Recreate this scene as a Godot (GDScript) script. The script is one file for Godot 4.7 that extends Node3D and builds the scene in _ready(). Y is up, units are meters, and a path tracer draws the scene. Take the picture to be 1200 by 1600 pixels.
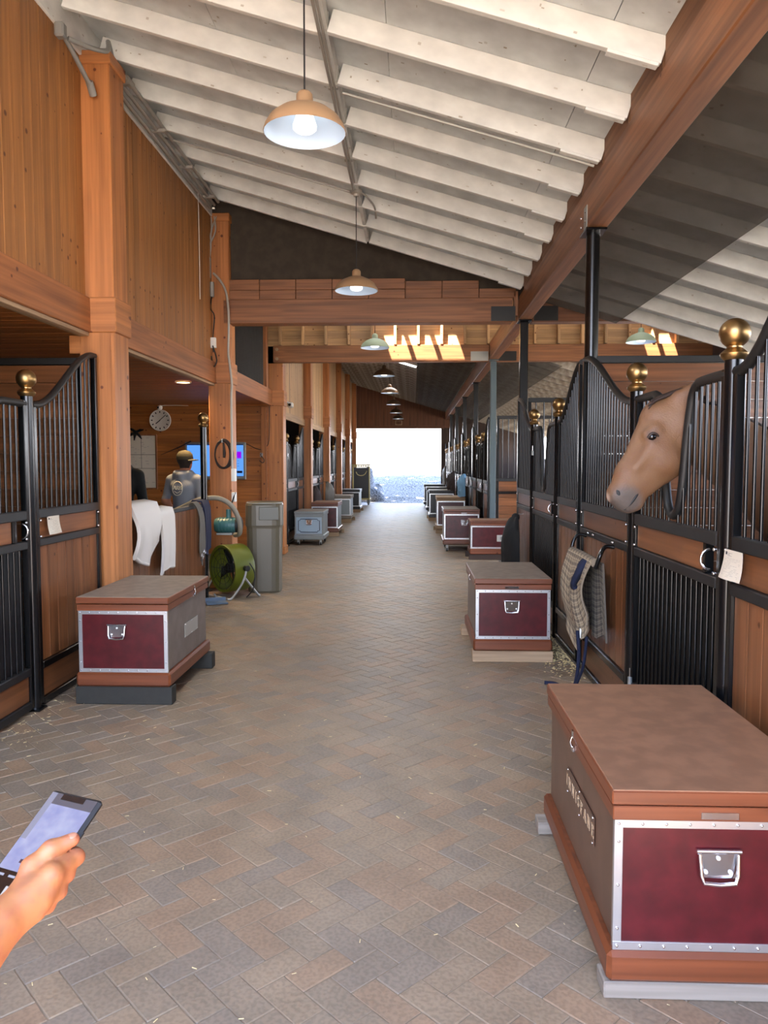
extends Node3D
# A horse barn aisle. World: y up, the aisle runs along -z; "d" below is the distance down the aisle (z = -d).

const SLOPE := 0.299                      # fall of the roof towards +x
const TAIL := -0.6                        # the near end of the barn
const FAR := 31.3                         # the far end wall
const XL := -2.44                         # stall fronts on the left
const XR := 1.31                          # stall fronts on the right
const LP := [5.96, 9.76, 13.5, 17.2, 20.95, 24.5, 27.8, 30.9]   # timber posts on the left

var M := {}
var T := {}
var cache := {}
var taken := {}
var rng := RandomNumberGenerator.new()

func _ready() -> void:
	rng.seed = 7
	make_camera_and_light()
	make_textures()
	make_materials()
	build_ground()
	build_floor()
	build_roof()
	build_beams()
	build_left_wall()
	build_office()
	build_end_walls()
	build_stalls()
	build_lamps()
	build_chests()
	build_office_things()
	build_aisle_things()
	build_wall_things()
	build_horse()
	build_people()
	build_hand()
	build_outside()
	build_litter()

# ------------------------------------------------------------------ camera, sky, sun, exposure
func make_camera_and_light() -> void:
	var cam := Camera3D.new()
	cam.name = "camera"
	cam.position = Vector3(0, 1.6, 0)
	cam.rotation = Vector3(-atan(75.0 / 1200.0), atan(45.0 / 1200.0), 0)
	cam.fov = rad_to_deg(2.0 * atan(800.0 / 1200.0))
	cam.near = 0.05
	cam.far = 400
	add_child(cam)
	cam.current = true
	var sky := ProceduralSkyMaterial.new()
	sky.sky_top_color = Color(0.63, 0.76, 0.97)
	sky.sky_horizon_color = Color(0.97, 0.97, 0.98)
	sky.sky_curve = 0.18
	sky.ground_bottom_color = Color(0.5, 0.47, 0.42)
	sky.ground_horizon_color = Color(0.85, 0.83, 0.8)
	sky.sun_angle_max = 20.0
	var env := Environment.new()
	env.background_mode = Environment.BG_SKY
	env.sky = Sky.new()
	env.sky.sky_material = sky
	env.background_energy_multiplier = 3.0
	env.tonemap_mode = Environment.TONE_MAPPER_LINEAR
	env.tonemap_exposure = 5.4
	env.sdfgi_enabled = true
	env.ssao_enabled = true
	env.ssil_enabled = true
	var we := WorldEnvironment.new()
	we.environment = env
	we.name = "surroundings"
	add_child(we)
	var sun := DirectionalLight3D.new()
	sun.name = "sun"
	sun.light_color = Color(1.0, 0.96, 0.91)
	sun.light_energy = 5.0
	sun.light_angular_distance = 0.6
	sun.shadow_enabled = true
	add_child(sun)
	sun.look_at_from_position(Vector3.ZERO, Vector3(0.30, -0.90, -0.35))

# ------------------------------------------------------------------ small helpers
func V(x: float, y: float, d: float) -> Vector3:
	return Vector3(x, y, -d)

func roof_y(x: float) -> float:            # underside of the rafters
	return 3.70 + (1.31 - x) * SLOPE

func numbered(called: String) -> String:
	var n: int = taken.get(called, 0)
	taken[called] = n + 1
	return called if n == 0 else "%s_%03d" % [called, n]

func thing(called: String, label: String, category: String, at := Vector3.ZERO, turn := 0.0, group := "") -> Node3D:
	var o := Node3D.new()
	o.name = numbered(called)
	add_child(o)
	o.position = at
	o.rotation.y = turn
	o.set_meta("label", label)
	o.set_meta("category", category)
	if group != "":
		o.set_meta("group", group)
	return o

func setting(called: String) -> Node3D:
	var o := Node3D.new()
	o.name = called
	add_child(o)
	o.set_meta("kind", "structure")
	return o

func copy_of(root: Node3D, called: String, label: String, at: Vector3, turn: float) -> Node3D:
	var r: Node3D = root.duplicate()
	r.name = numbered(called)
	add_child(r)
	r.position = at
	r.rotation.y = turn
	r.set_meta("label", label)
	return r

func pt(parent: Node3D, called: String, mesh: Mesh, mat: Material, at := Vector3.ZERO, rot := Vector3.ZERO) -> MeshInstance3D:
	var o := MeshInstance3D.new()
	o.name = called
	o.mesh = mesh
	o.material_override = mat
	o.position = at
	o.rotation = rot
	parent.add_child(o, true)
	return o

func quad(st: SurfaceTool, a: Vector3, b: Vector3, c: Vector3, d: Vector3, n: Vector3, uv: Callable) -> void:
	tri(st, a, b, c, n, uv)
	tri(st, a, c, d, n, uv)

func tri(st: SurfaceTool, a: Vector3, b: Vector3, c: Vector3, n: Vector3, uv: Callable) -> void:
	var vs := [a, b, c]
	if (b - a).cross(c - a).dot(n) > 0.0:
		vs = [a, c, b]
	for v: Vector3 in vs:
		st.set_normal(n)
		st.set_uv(uv.call(v, n))
		st.add_vertex(v)

# A box, chamfered if bev > 0; texture v runs along the axis "grain".
func bx(sx: float, sy: float, sz: float, bev := 0.0, grain := 1, kind := 0) -> ArrayMesh:
	var key := "b%.4f,%.4f,%.4f,%.4f,%d,%d" % [sx, sy, sz, bev, grain, kind]
	if cache.has(key):
		return cache[key]
	var st := SurfaceTool.new()
	st.begin(Mesh.PRIMITIVE_TRIANGLES)
	var h := Vector3(sx, sy, sz) * 0.5
	var off := Vector2(kind * 0.371, kind * 0.617)
	var uv := func(p: Vector3, n: Vector3) -> Vector2:
		var a := n.abs().max_axis_index()
		if a == grain:
			return Vector2(p[(a + 1) % 3], p[(a + 2) % 3]) * Vector2(1, 0.3) + off
		return Vector2(p[3 - a - grain] + p[a], p[grain]) + off
	for a in 3:
		var u := (a + 1) % 3
		var v := (a + 2) % 3
		for s: float in [-1.0, 1.0]:
			var n := Vector3.ZERO
			n[a] = s
			var ps := []
			for q: Vector2 in [Vector2(-1, -1), Vector2(1, -1), Vector2(1, 1), Vector2(-1, 1)]:
				var p := Vector3.ZERO
				p[a] = s * h[a]
				p[u] = q.x * (h[u] - bev)
				p[v] = q.y * (h[v] - bev)
				ps.append(p)
			quad(st, ps[0], ps[1], ps[2], ps[3], n, uv)
	if bev > 0.0:
		for a in 3:                        # the edge along axis a
			var u := (a + 1) % 3
			var v := (a + 2) % 3
			for su: float in [-1.0, 1.0]:
				for sv: float in [-1.0, 1.0]:
					var n := Vector3.ZERO
					n[u] = su * 0.7071
					n[v] = sv * 0.7071
					var p := []
					for q in [[-1, 0], [1, 0], [1, 1], [-1, 1]]:
						var w := Vector3.ZERO
						w[a] = q[0] * (h[a] - bev)
						w[u] = su * (h[u] - (bev if q[1] == 0 else 0.0))
						w[v] = sv * (h[v] - (0.0 if q[1] == 0 else bev))
						p.append(w)
					quad(st, p[0], p[1], p[2], p[3], n, uv)
		for sx2: float in [-1.0, 1.0]:
			for sy2: float in [-1.0, 1.0]:
				for sz2: float in [-1.0, 1.0]:
					var s := Vector3(sx2, sy2, sz2)
					tri(st, s * Vector3(h.x, h.y - bev, h.z - bev), s * Vector3(h.x - bev, h.y, h.z - bev), s * Vector3(h.x - bev, h.y - bev, h.z), s * 0.57735, uv)
	var m := st.commit()
	cache[key] = m
	return m

func rod(r: float, length: float, sides := 10) -> Mesh:
	var key := "r%.4f,%.4f,%d" % [r, length, sides]
	if not cache.has(key):
		var c := CylinderMesh.new()
		c.top_radius = r
		c.bottom_radius = r
		c.height = length
		c.radial_segments = sides
		c.rings = 1
		cache[key] = c
	return cache[key]

func ball(r: float, sides := 12) -> Mesh:
	var key := "s%.4f,%d" % [r, sides]
	if not cache.has(key):
		var s := SphereMesh.new()
		s.radius = r
		s.height = 2.0 * r
		s.radial_segments = sides
		s.rings = sides / 2
		cache[key] = s
	return cache[key]

# A round bar along points; radius may be a list. closed joins the ends.
func tube(points: Array, radius, sides := 8, closed := false, squash := 1.0) -> ArrayMesh:
	var n := points.size()
	var st := SurfaceTool.new()
	st.begin(Mesh.PRIMITIVE_TRIANGLES)
	var up := Vector3.UP
	var along := 0.0
	var first: Vector3 = (points[1] - points[0]).normalized()
	if absf(first.dot(up)) > 0.9:
		up = Vector3(1, 0, 0) if absf(first.x) < 0.7 else Vector3(0, 0, 1)
	var rows := n + (1 if closed else 0)
	for k in rows:
		var i := k % n
		var p: Vector3 = points[i]
		var t: Vector3
		if closed:
			t = (points[(i + 1) % n] - points[(i + n - 1) % n]).normalized()
		else:
			t = (points[mini(i + 1, n - 1)] - points[maxi(i - 1, 0)]).normalized()
		up = (up - t * up.dot(t)).normalized()
		var side := t.cross(up)
		if k > 0:
			along += (p - Vector3(points[(k - 1) % n])).length()
		var r: float = radius[i] if radius is Array else radius
		for s in sides + 1:
			var a := TAU * s / sides
			var o := up * cos(a) + side * sin(a) * squash
			st.set_normal(o.normalized())
			st.set_uv(Vector2(a * r, along))
			st.add_vertex(p + o * r)
	var w := sides + 1
	for k in rows - 1:
		for s in sides:
			var a := k * w + s
			for j in [a, a + w, a + 1, a + 1, a + w, a + w + 1]:
				st.add_index(j)
	if not closed:
		for e in 2:
			var i := 0 if e == 0 else n - 1
			var t: Vector3 = (points[1] - points[0]).normalized() * -1.0 if e == 0 else (points[n - 1] - points[n - 2]).normalized()
			var base := rows * w + e * (sides + 1)
			st.set_normal(t)
			st.set_uv(Vector2.ZERO)
			st.add_vertex(points[i])
			var upx := Vector3.UP if absf(t.y) < 0.9 else Vector3.RIGHT
			var r: float = radius[i] if radius is Array else radius
			upx = (upx - t * upx.dot(t)).normalized()
			var sx := t.cross(upx)
			for s in sides:
				var a := TAU * s / sides
				st.set_normal(t)
				st.set_uv(Vector2.ZERO)
				st.add_vertex(points[i] + (upx * cos(a) + sx * sin(a)) * r * minf(squash, 1.0))
			for s in sides:
				st.add_index(base)
				st.add_index(base + 1 + (s + 1) % sides)
				st.add_index(base + 1 + s)
	return st.commit()

# A turned shape: profile of (radius, height), bottom to top.
func lathe(profile: Array, segs := 24) -> ArrayMesh:
	var st := SurfaceTool.new()
	st.begin(Mesh.PRIMITIVE_TRIANGLES)
	var n := profile.size()
	var nor := []
	for i in n - 1:
		var e: Vector2 = profile[i + 1] - profile[i]
		nor.append(Vector2(e.y, -e.x).normalized())
	var at := 0
	for i in n - 1:
		for e in 2:
			var j := i + e
			var nn: Vector2 = nor[i]
			var other := i - 1 if e == 0 else i + 1
			if other >= 0 and other < n - 1 and nn.dot(nor[other]) > 0.7:
				nn = (nn + nor[other]).normalized()
			for s in segs + 1:
				var a := TAU * s / segs
				st.set_normal(Vector3(nn.x * cos(a), nn.y, nn.x * sin(a)))
				st.set_uv(Vector2(a * 0.1, profile[j].y))
				st.add_vertex(Vector3(profile[j].x * cos(a), profile[j].y, profile[j].x * sin(a)))
		for s in segs:
			var a := at + s
			var b := a + segs + 1
			for k in [a, a + 1, b, a + 1, b + 1, b]:
				st.add_index(k)
		at += 2 * (segs + 1)
	return st.commit()

# Cloth: a grid of points with thickness.
func sheet(rows: Array, thick: float) -> ArrayMesh:
	var nr := rows.size()
	var nc: int = rows[0].size()
	var st := SurfaceTool.new()
	st.begin(Mesh.PRIMITIVE_TRIANGLES)
	var nrm := []
	for r in nr:
		var line := []
		for c in nc:
			var du: Vector3 = rows[r][mini(c + 1, nc - 1)] - rows[r][maxi(c - 1, 0)]
			var dv: Vector3 = rows[mini(r + 1, nr - 1)][c] - rows[maxi(r - 1, 0)][c]
			line.append(dv.cross(du).normalized())
		nrm.append(line)
	for side: float in [1.0, -1.0]:
		for r in nr:
			for c in nc:
				st.set_normal(nrm[r][c] * side)
				st.set_uv(Vector2(float(c) / (nc - 1), float(r) / (nr - 1)))
				st.add_vertex(rows[r][c] + nrm[r][c] * side * thick * 0.5)
	var half := nr * nc
	for r in nr - 1:
		for c in nc - 1:
			var a := r * nc + c
			for k in [a, a + 1, a + nc, a + 1, a + nc + 1, a + nc]:
				st.add_index(k)
			for k in [a, a + nc, a + 1, a + 1, a + nc, a + nc + 1]:
				st.add_index(half + k)
	var rim := []
	for c in nc:
		rim.append(c)
	for r in range(1, nr):
		rim.append(r * nc + nc - 1)
	for c in range(nc - 2, -1, -1):
		rim.append((nr - 1) * nc + c)
	for r in range(nr - 2, 0, -1):
		rim.append(r * nc)
	var at := 2 * half
	for i in rim.size():
		var a: int = rim[i]
		var b: int = rim[(i + 1) % rim.size()]
		var pa: Vector3 = rows[a / nc][a % nc]
		var pb: Vector3 = rows[b / nc][b % nc]
		var na: Vector3 = nrm[a / nc][a % nc]
		var nb: Vector3 = nrm[b / nc][b % nc]
		var out := (pb - pa).cross(na).normalized() * -1.0
		for v in [pa + na * thick * 0.5, pb + nb * thick * 0.5, pa - na * thick * 0.5, pb - nb * thick * 0.5]:
			st.set_normal(out)
			st.set_uv(Vector2.ZERO)
			st.add_vertex(v)
		for k in [0, 2, 1, 1, 2, 3]:
			st.add_index(at + k)
		at += 4
	return st.commit()

# Several meshes joined into one part.
func join(list: Array) -> ArrayMesh:
	var st := SurfaceTool.new()
	st.begin(Mesh.PRIMITIVE_TRIANGLES)
	for e in list:
		st.append_from(e[0], 0, e[1] if e[1] is Transform3D else Transform3D(Basis.IDENTITY, e[1]))
	return st.commit()

func plate(poly: PackedVector2Array, depth: float) -> ArrayMesh:      # a flat outline in x,y given thickness in z
	var st := SurfaceTool.new()
	st.begin(Mesh.PRIMITIVE_TRIANGLES)
	var uv := func(p: Vector3, _n: Vector3) -> Vector2: return Vector2(p.x + p.z, p.y)
	var idx := Geometry2D.triangulate_polygon(poly)
	for s: float in [-1.0, 1.0]:
		for i in range(0, idx.size(), 3):
			var v := []
			for k in 3:
				v.append(Vector3(poly[idx[i + k]].x, poly[idx[i + k]].y, s * depth * 0.5))
			tri(st, v[0], v[1], v[2], Vector3(0, 0, s), uv)
	var turn := 1.0 if not Geometry2D.is_polygon_clockwise(poly) else -1.0
	for i in poly.size():
		var a := poly[i]
		var b := poly[(i + 1) % poly.size()]
		var e := (b - a).normalized() * turn
		quad(st, Vector3(a.x, a.y, -depth / 2), Vector3(b.x, b.y, -depth / 2), Vector3(b.x, b.y, depth / 2), Vector3(a.x, a.y, depth / 2), Vector3(e.y, -e.x, 0), uv)
	return st.commit()

func smooth_path(pts: Array, each := 6) -> Array:
	var out := []
	var n := pts.size()
	for i in n - 1:
		var p0: Vector3 = pts[maxi(i - 1, 0)]
		var p1: Vector3 = pts[i]
		var p2: Vector3 = pts[i + 1]
		var p3: Vector3 = pts[mini(i + 2, n - 1)]
		for k in each:
			out.append(p1.cubic_interpolate(p2, p0, p3, float(k) / each))
	out.append(pts[n - 1])
	return out

# ------------------------------------------------------------------ bodies: smooth union of tapered capsules, meshed as surface nets
# bones: [a, b, ra, rb]; squeeze scales the z axis of the field; tint(p) gives a linear vertex colour.
func body_mesh(bones: Array, cell: float, blend: float, tint: Callable, squeeze := Vector3.ONE) -> ArrayMesh:
	var lo := Vector3.ONE * 1e9
	var hi := Vector3.ONE * -1e9
	var B := []
	for b in bones:
		var a: Vector3 = b[0] / squeeze
		var c: Vector3 = b[1] / squeeze
		B.append([a, c, b[2], b[3]])
		var r: float = maxf(b[2], b[3]) + cell * 3.0
		lo = lo.min(a.min(c) - Vector3.ONE * r)
		hi = hi.max(a.max(c) + Vector3.ONE * r)
	var nx := int((hi.x - lo.x) / cell) + 2
	var ny := int((hi.y - lo.y) / cell) + 2
	var nz := int((hi.z - lo.z) / cell) + 2
	var f := PackedFloat32Array()
	f.resize(nx * ny * nz)
	f.fill(10.0)
	for b in B:
		var a: Vector3 = b[0]
		var ab: Vector3 = b[1] - a
		var ra: float = b[2]
		var rd: float = b[3] - ra
		var reach: float = maxf(b[2], b[3]) + maxf(blend * 1.5, cell * 2.5)
		var bl: Vector3 = (a.min(b[1]) - Vector3.ONE * reach - lo) / cell
		var bh: Vector3 = (a.max(b[1]) + Vector3.ONE * reach - lo) / cell
		var len2: float = maxf(ab.length_squared(), 1e-9)
		for k in range(maxi(0, int(bl.z)), mini(nz, int(bh.z) + 2)):
			for j in range(maxi(0, int(bl.y)), mini(ny, int(bh.y) + 2)):
				var at := (k * ny + j) * nx
				for i in range(maxi(0, int(bl.x)), mini(nx, int(bh.x) + 2)):
					var q := lo + Vector3(i, j, k) * cell - a
					var t := clampf(q.dot(ab) / len2, 0.0, 1.0)
					var e := (q - ab * t).length() - ra - rd * t
					var o := f[at + i]
					var h := maxf(blend - absf(e - o), 0.0) / blend
					f[at + i] = minf(e, o) - h * h * blend * 0.25
	var ids := {}
	var pos := PackedVector3Array()
	var steps := [0, 1, nx, nx + 1, nx * ny, nx * ny + 1, nx * ny + nx, nx * ny + nx + 1]
	var corner := [Vector3(0, 0, 0), Vector3(1, 0, 0), Vector3(0, 1, 0), Vector3(1, 1, 0), Vector3(0, 0, 1), Vector3(1, 0, 1), Vector3(0, 1, 1), Vector3(1, 1, 1)]
	var edges := [[0, 1], [2, 3], [4, 5], [6, 7], [0, 2], [1, 3], [4, 6], [5, 7], [0, 4], [1, 5], [2, 6], [3, 7]]
	for k in nz - 1:
		for j in ny - 1:
			var at := (k * ny + j) * nx
			for i in nx - 1:
				var c := at + i
				if f[c] > cell * 2.0 or f[c] < -cell * 2.0:
					continue
				var inside := 0
				for s: int in steps:
					if f[c + s] < 0.0:
						inside += 1
				if inside == 0 or inside == 8:
					continue
				var sum := Vector3.ZERO
				var cnt := 0
				for e in edges:
					var fa := f[c + steps[e[0]]]
					var fb := f[c + steps[e[1]]]
					if (fa < 0.0) != (fb < 0.0):
						var ca: Vector3 = corner[e[0]]
						sum += ca.lerp(corner[e[1]], fa / (fa - fb))
						cnt += 1
				ids[c] = pos.size()
				pos.append((lo + (Vector3(i, j, k) + sum / cnt) * cell) * squeeze)
	var index := PackedInt32Array()
	var ax := [1, nx, nx * ny]
	for c: int in ids:
		var fa := f[c]
		for a in 3:
			var fb := f[c + ax[a]]
			if (fa < 0.0) == (fb < 0.0):
				continue
			var u: int = ax[(a + 1) % 3]
			var v: int = ax[(a + 2) % 3]
			if not (ids.has(c - u) and ids.has(c - v) and ids.has(c - u - v)):
				continue
			var q := [ids[c], ids[c - u], ids[c - u - v], ids[c - v]]
			if fa < 0.0:
				index.append_array(PackedInt32Array([q[0], q[2], q[1], q[0], q[3], q[2]]))
			else:
				index.append_array(PackedInt32Array([q[0], q[1], q[2], q[0], q[2], q[3]]))
	var nor := PackedVector3Array()
	nor.resize(pos.size())
	for i in range(0, index.size(), 3):
		var n := (pos[index[i + 2]] - pos[index[i]]).cross(pos[index[i + 1]] - pos[index[i]])
		for k in 3:
			nor[index[i + k]] += n
	var col := PackedColorArray()
	col.resize(pos.size())
	for i in pos.size():
		nor[i] = nor[i].normalized()
		col[i] = tint.call(pos[i], nor[i])
	var arr := []
	arr.resize(Mesh.ARRAY_MAX)
	arr[Mesh.ARRAY_VERTEX] = pos
	arr[Mesh.ARRAY_NORMAL] = nor
	arr[Mesh.ARRAY_COLOR] = col
	arr[Mesh.ARRAY_INDEX] = index
	var m := ArrayMesh.new()
	m.add_surface_from_arrays(Mesh.PRIMITIVE_TRIANGLES, arr)
	return m

# ------------------------------------------------------------------ textures (grey multipliers; the material's colour does the rest)
func noise(seed_: int, freq: float, octaves := 4, type := FastNoiseLite.TYPE_SIMPLEX_SMOOTH) -> FastNoiseLite:
	var n := FastNoiseLite.new()
	n.seed = seed_
	n.frequency = freq
	n.noise_type = type
	n.fractal_octaves = octaves
	return n

func wood_image(seed_: int, knots: int, contrast: float) -> ImageTexture:
	var n := 512
	var fine: Image = noise(seed_, 0.05, 3).get_seamless_image(n, 32)
	fine.resize(n, n, Image.INTERPOLATE_CUBIC)
	var wide: Image = noise(seed_ + 1, 0.012, 2).get_seamless_image(n, 64)
	wide.resize(n, n, Image.INTERPOLATE_CUBIC)
	var im := Image.create(n, n, false, Image.FORMAT_RGB8)
	for y in n:
		for x in n:
			var g := 1.0 - contrast * (0.55 * fine.get_pixel(x, y).r + 0.45 * wide.get_pixel(x, y).r)
			im.set_pixel(x, y, Color(g, g * (0.9 + 0.1 * g), g * (0.82 + 0.18 * g)))
	var r := RandomNumberGenerator.new()
	r.seed = seed_
	for k in knots:
		var cx := r.randi() % n
		var cy := r.randi() % n
		var rad := r.randf_range(1.2, 4.6)
		for dy in range(-int(rad * 1.2), int(rad * 1.2) + 1):
			for dx in range(-int(rad * 2.2), int(rad * 2.2) + 1):
				var q := sqrt(pow(dx / 1.5, 2) + pow(dy / 0.8, 2)) / rad
				if q < 1.4:
					var px := posmod(cx + dx, n)
					var py := posmod(cy + dy, n)
					var c := im.get_pixel(px, py)
					im.set_pixel(px, py, c.lerp(Color(0.40, 0.27, 0.18), clampf((1.25 - q) * 1.6, 0, 0.8)))
	return ImageTexture.create_from_image(im)

func blotch_image(seed_: int, freq: float, low: float, n := 256, warm := 0.0) -> ImageTexture:
	var im: Image = noise(seed_, freq, 5).get_seamless_image(n, n)
	im.convert(Image.FORMAT_RGB8)
	for y in n:
		for x in n:
			var g := lerpf(low, 1.0, smoothstep(0.15, 0.85, im.get_pixel(x, y).r))
			im.set_pixel(x, y, Color(g, g - warm * (1.0 - g), g - 2.0 * warm * (1.0 - g)))
	return ImageTexture.create_from_image(im)

func fleck_image(seed_: int, base: Color, fleck: Color, count: int, most: int, n := 512, wear := 0.08) -> ImageTexture:
	var soft: Image = noise(seed_, 0.012, 4).get_seamless_image(n, n)
	var im := Image.create(n, n, false, Image.FORMAT_RGB8)
	for y in n:
		for x in n:
			var g := 1.0 + wear * (soft.get_pixel(x, y).r - 0.5) * 2.0
			im.set_pixel(x, y, Color(base.r * g, base.g * g, base.b * g))
	var r := RandomNumberGenerator.new()
	r.seed = seed_
	for k in count:
		var w := 1 + r.randi() % most
		im.fill_rect(Rect2i(r.randi() % (n - most), r.randi() % (n - most), w, 1 + r.randi() % most), base.lerp(fleck, r.randf_range(0.3, 1.0)))
	return ImageTexture.create_from_image(im)

func make_textures() -> void:
	T.pine = wood_image(11, 34, 0.32)
	T.fir = wood_image(21, 6, 0.42)
	T.dust = blotch_image(31, 0.02, 0.89)
	T.grime = blotch_image(32, 0.035, 0.74, 256, 0.10)
	T.paint = fleck_image(41, Color(0.96, 0.955, 0.94), Color(0.66, 0.60, 0.52), 46, 7, 512, 0.06)
	T.brick = brick_image()
	T.gravel = blotch_image(61, 0.09, 0.35)
	T.maroon = fleck_image(71, Color(0.92, 0.9, 0.9), Color(1, 1, 1), 60, 4, 512, 0.14)
	# plaid stable sheet
	var n := 256
	var im := Image.create(n, n, false, Image.FORMAT_RGB8)
	for y in n:
		for x in n:
			var c := Color(0.60, 0.53, 0.43)
			var a := x % 64
			var b := y % 64
			if a < 20:
				c = c.lerp(Color(0.30, 0.27, 0.25), 0.45)
			if b < 20:
				c = c.lerp(Color(0.30, 0.27, 0.25), 0.45)
			if a in [30, 31, 32, 33, 52, 53]:
				c = c.lerp(Color(0.85, 0.80, 0.70), 0.6)
			if b in [30, 31, 32, 33, 52, 53]:
				c = c.lerp(Color(0.85, 0.80, 0.70), 0.6)
			im.set_pixel(x, y, c)
	T.plaid = ImageTexture.create_from_image(im)
	# phone screen: a dim camera view with bars
	im = Image.create(128, 256, false, Image.FORMAT_RGB8)
	var cloud := noise(81, 0.02, 3)
	for y in 256:
		for x in 128:
			var g := cloud.get_noise_2d(x, y) * 0.10
			im.set_pixel(x, y, Color(0.68 + g, 0.71 + g, 0.90 + g * 0.5))
	im.fill_rect(Rect2i(0, 0, 128, 26), Color(0.42, 0.43, 0.50))
	im.fill_rect(Rect2i(32, 0, 64, 13), Color(0.16, 0.16, 0.18))
	im.fill_rect(Rect2i(0, 0, 16, 110), Color(0.62, 0.64, 0.76))
	im.fill_rect(Rect2i(40, 150, 20, 8), Color(0.35, 0.28, 0.36))
	im.fill_rect(Rect2i(0, 176, 128, 80), Color(0.10, 0.10, 0.12))
	for k in 4:
		im.fill_rect(Rect2i(8 + k * 30, 184, 18, 5), Color(0.75, 0.78, 0.9))
	im.fill_rect(Rect2i(50, 205, 28, 28), Color(0.9, 0.9, 0.95))
	T.phone = ImageTexture.create_from_image(im)
	# television: a blue status board
	im = Image.create(256, 144, false, Image.FORMAT_RGB8)
	im.fill(Color(0.40, 0.67, 1.0))
	im.fill_rect(Rect2i(0, 0, 256, 5), Color(0.04, 0.08, 0.22))
	im.fill_rect(Rect2i(60, 5, 3, 139), Color(0.05, 0.12, 0.35))
	for k in 10:
		im.fill_rect(Rect2i(64, 10 + k * 13, 5, 6), Color(0.95, 0.97, 1.0))
	im.fill_rect(Rect2i(226, 34, 20, 30), Color(0.62, 0.0, 0.95))
	im.fill_rect(Rect2i(226, 120, 24, 10), Color(0.04, 0.06, 0.16))
	for k in 3:
		im.fill_rect(Rect2i(228, 74 + k * 12, 7, 2), Color(0.1, 0.25, 0.6))
	T.tv = ImageTexture.create_from_image(im)
	T.notice_a = notice(91)
	T.notice_b = notice(92)
	# whiteboard: ruled boxes with faint writing
	im = Image.create(256, 256, false, Image.FORMAT_RGB8)
	im.fill(Color(0.90, 0.87, 0.79))
	for y in [92, 160]:
		im.fill_rect(Rect2i(0, y, 256, 2), Color(0.45, 0.42, 0.36))
	for x in [120, 190]:
		im.fill_rect(Rect2i(x, 0, 2, 160), Color(0.5, 0.46, 0.4))
	var r := RandomNumberGenerator.new()
	r.seed = 93
	for k in 90:
		im.fill_rect(Rect2i(r.randi() % 240, r.randi() % 250, 4 + r.randi() % 12, 1), Color(0.5, 0.5, 0.48))
	T.board = ImageTexture.create_from_image(im)

func brick_image() -> ImageTexture:
	var n := 512
	var wide: Image = noise(52, 0.008, 4).get_seamless_image(n, n)
	var fine: Image = noise(53, 0.16, 3).get_seamless_image(n, n)
	var im := Image.create(n, n, false, Image.FORMAT_RGB8)
	for y in n:
		for x in n:
			var g := 0.78 + 0.14 * wide.get_pixel(x, y).r + 0.10 * smoothstep(0.2, 0.7, fine.get_pixel(x, y).r)
			im.set_pixel(x, y, Color(g, g * 0.995, g * 0.985))
	return ImageTexture.create_from_image(im)

func notice(seed_: int) -> ImageTexture:
	var im := Image.create(96, 128, false, Image.FORMAT_RGB8)
	im.fill(Color(0.93, 0.90, 0.85))
	var r := RandomNumberGenerator.new()
	r.seed = seed_
	im.fill_rect(Rect2i(8, 10, 9, 13), Color(0.15, 0.15, 0.18))
	for k in 4:
		im.fill_rect(Rect2i(20, 14 + k * 4, 10 + r.randi() % 16, 1), Color(0.35, 0.35, 0.38))
	for row in 14:
		var x := 10
		while x < 80:
			var w := 4 + r.randi() % 10
			if r.randf() < 0.6:
				im.fill_rect(Rect2i(x, 36 + row * 6, w, 1), Color(0.62, 0.60, 0.58))
			x += w + 3
	return ImageTexture.create_from_image(im)

# ------------------------------------------------------------------ materials
func mat(key: String, c: Color, rough: float, metal := 0.0, tex: Texture2D = null, scale := Vector3.ONE, world := false) -> StandardMaterial3D:
	var m := StandardMaterial3D.new()
	m.resource_name = key
	m.albedo_color = c
	m.roughness = rough
	m.metallic = metal
	if tex:
		m.albedo_texture = tex
		m.uv1_scale = scale
		if world:
			m.uv1_triplanar = true
			m.uv1_world_triplanar = true
	M[key] = m
	return m

func rgb(r: int, g: int, b: int) -> Color:
	return Color(r / 255.0, g / 255.0, b / 255.0)

func lamp_mat(key: String, c: Color, energy: float) -> void:
	var m := mat(key, c, 0.4)
	m.emission_enabled = true
	m.emission = c
	m.emission_energy_multiplier = energy

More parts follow.
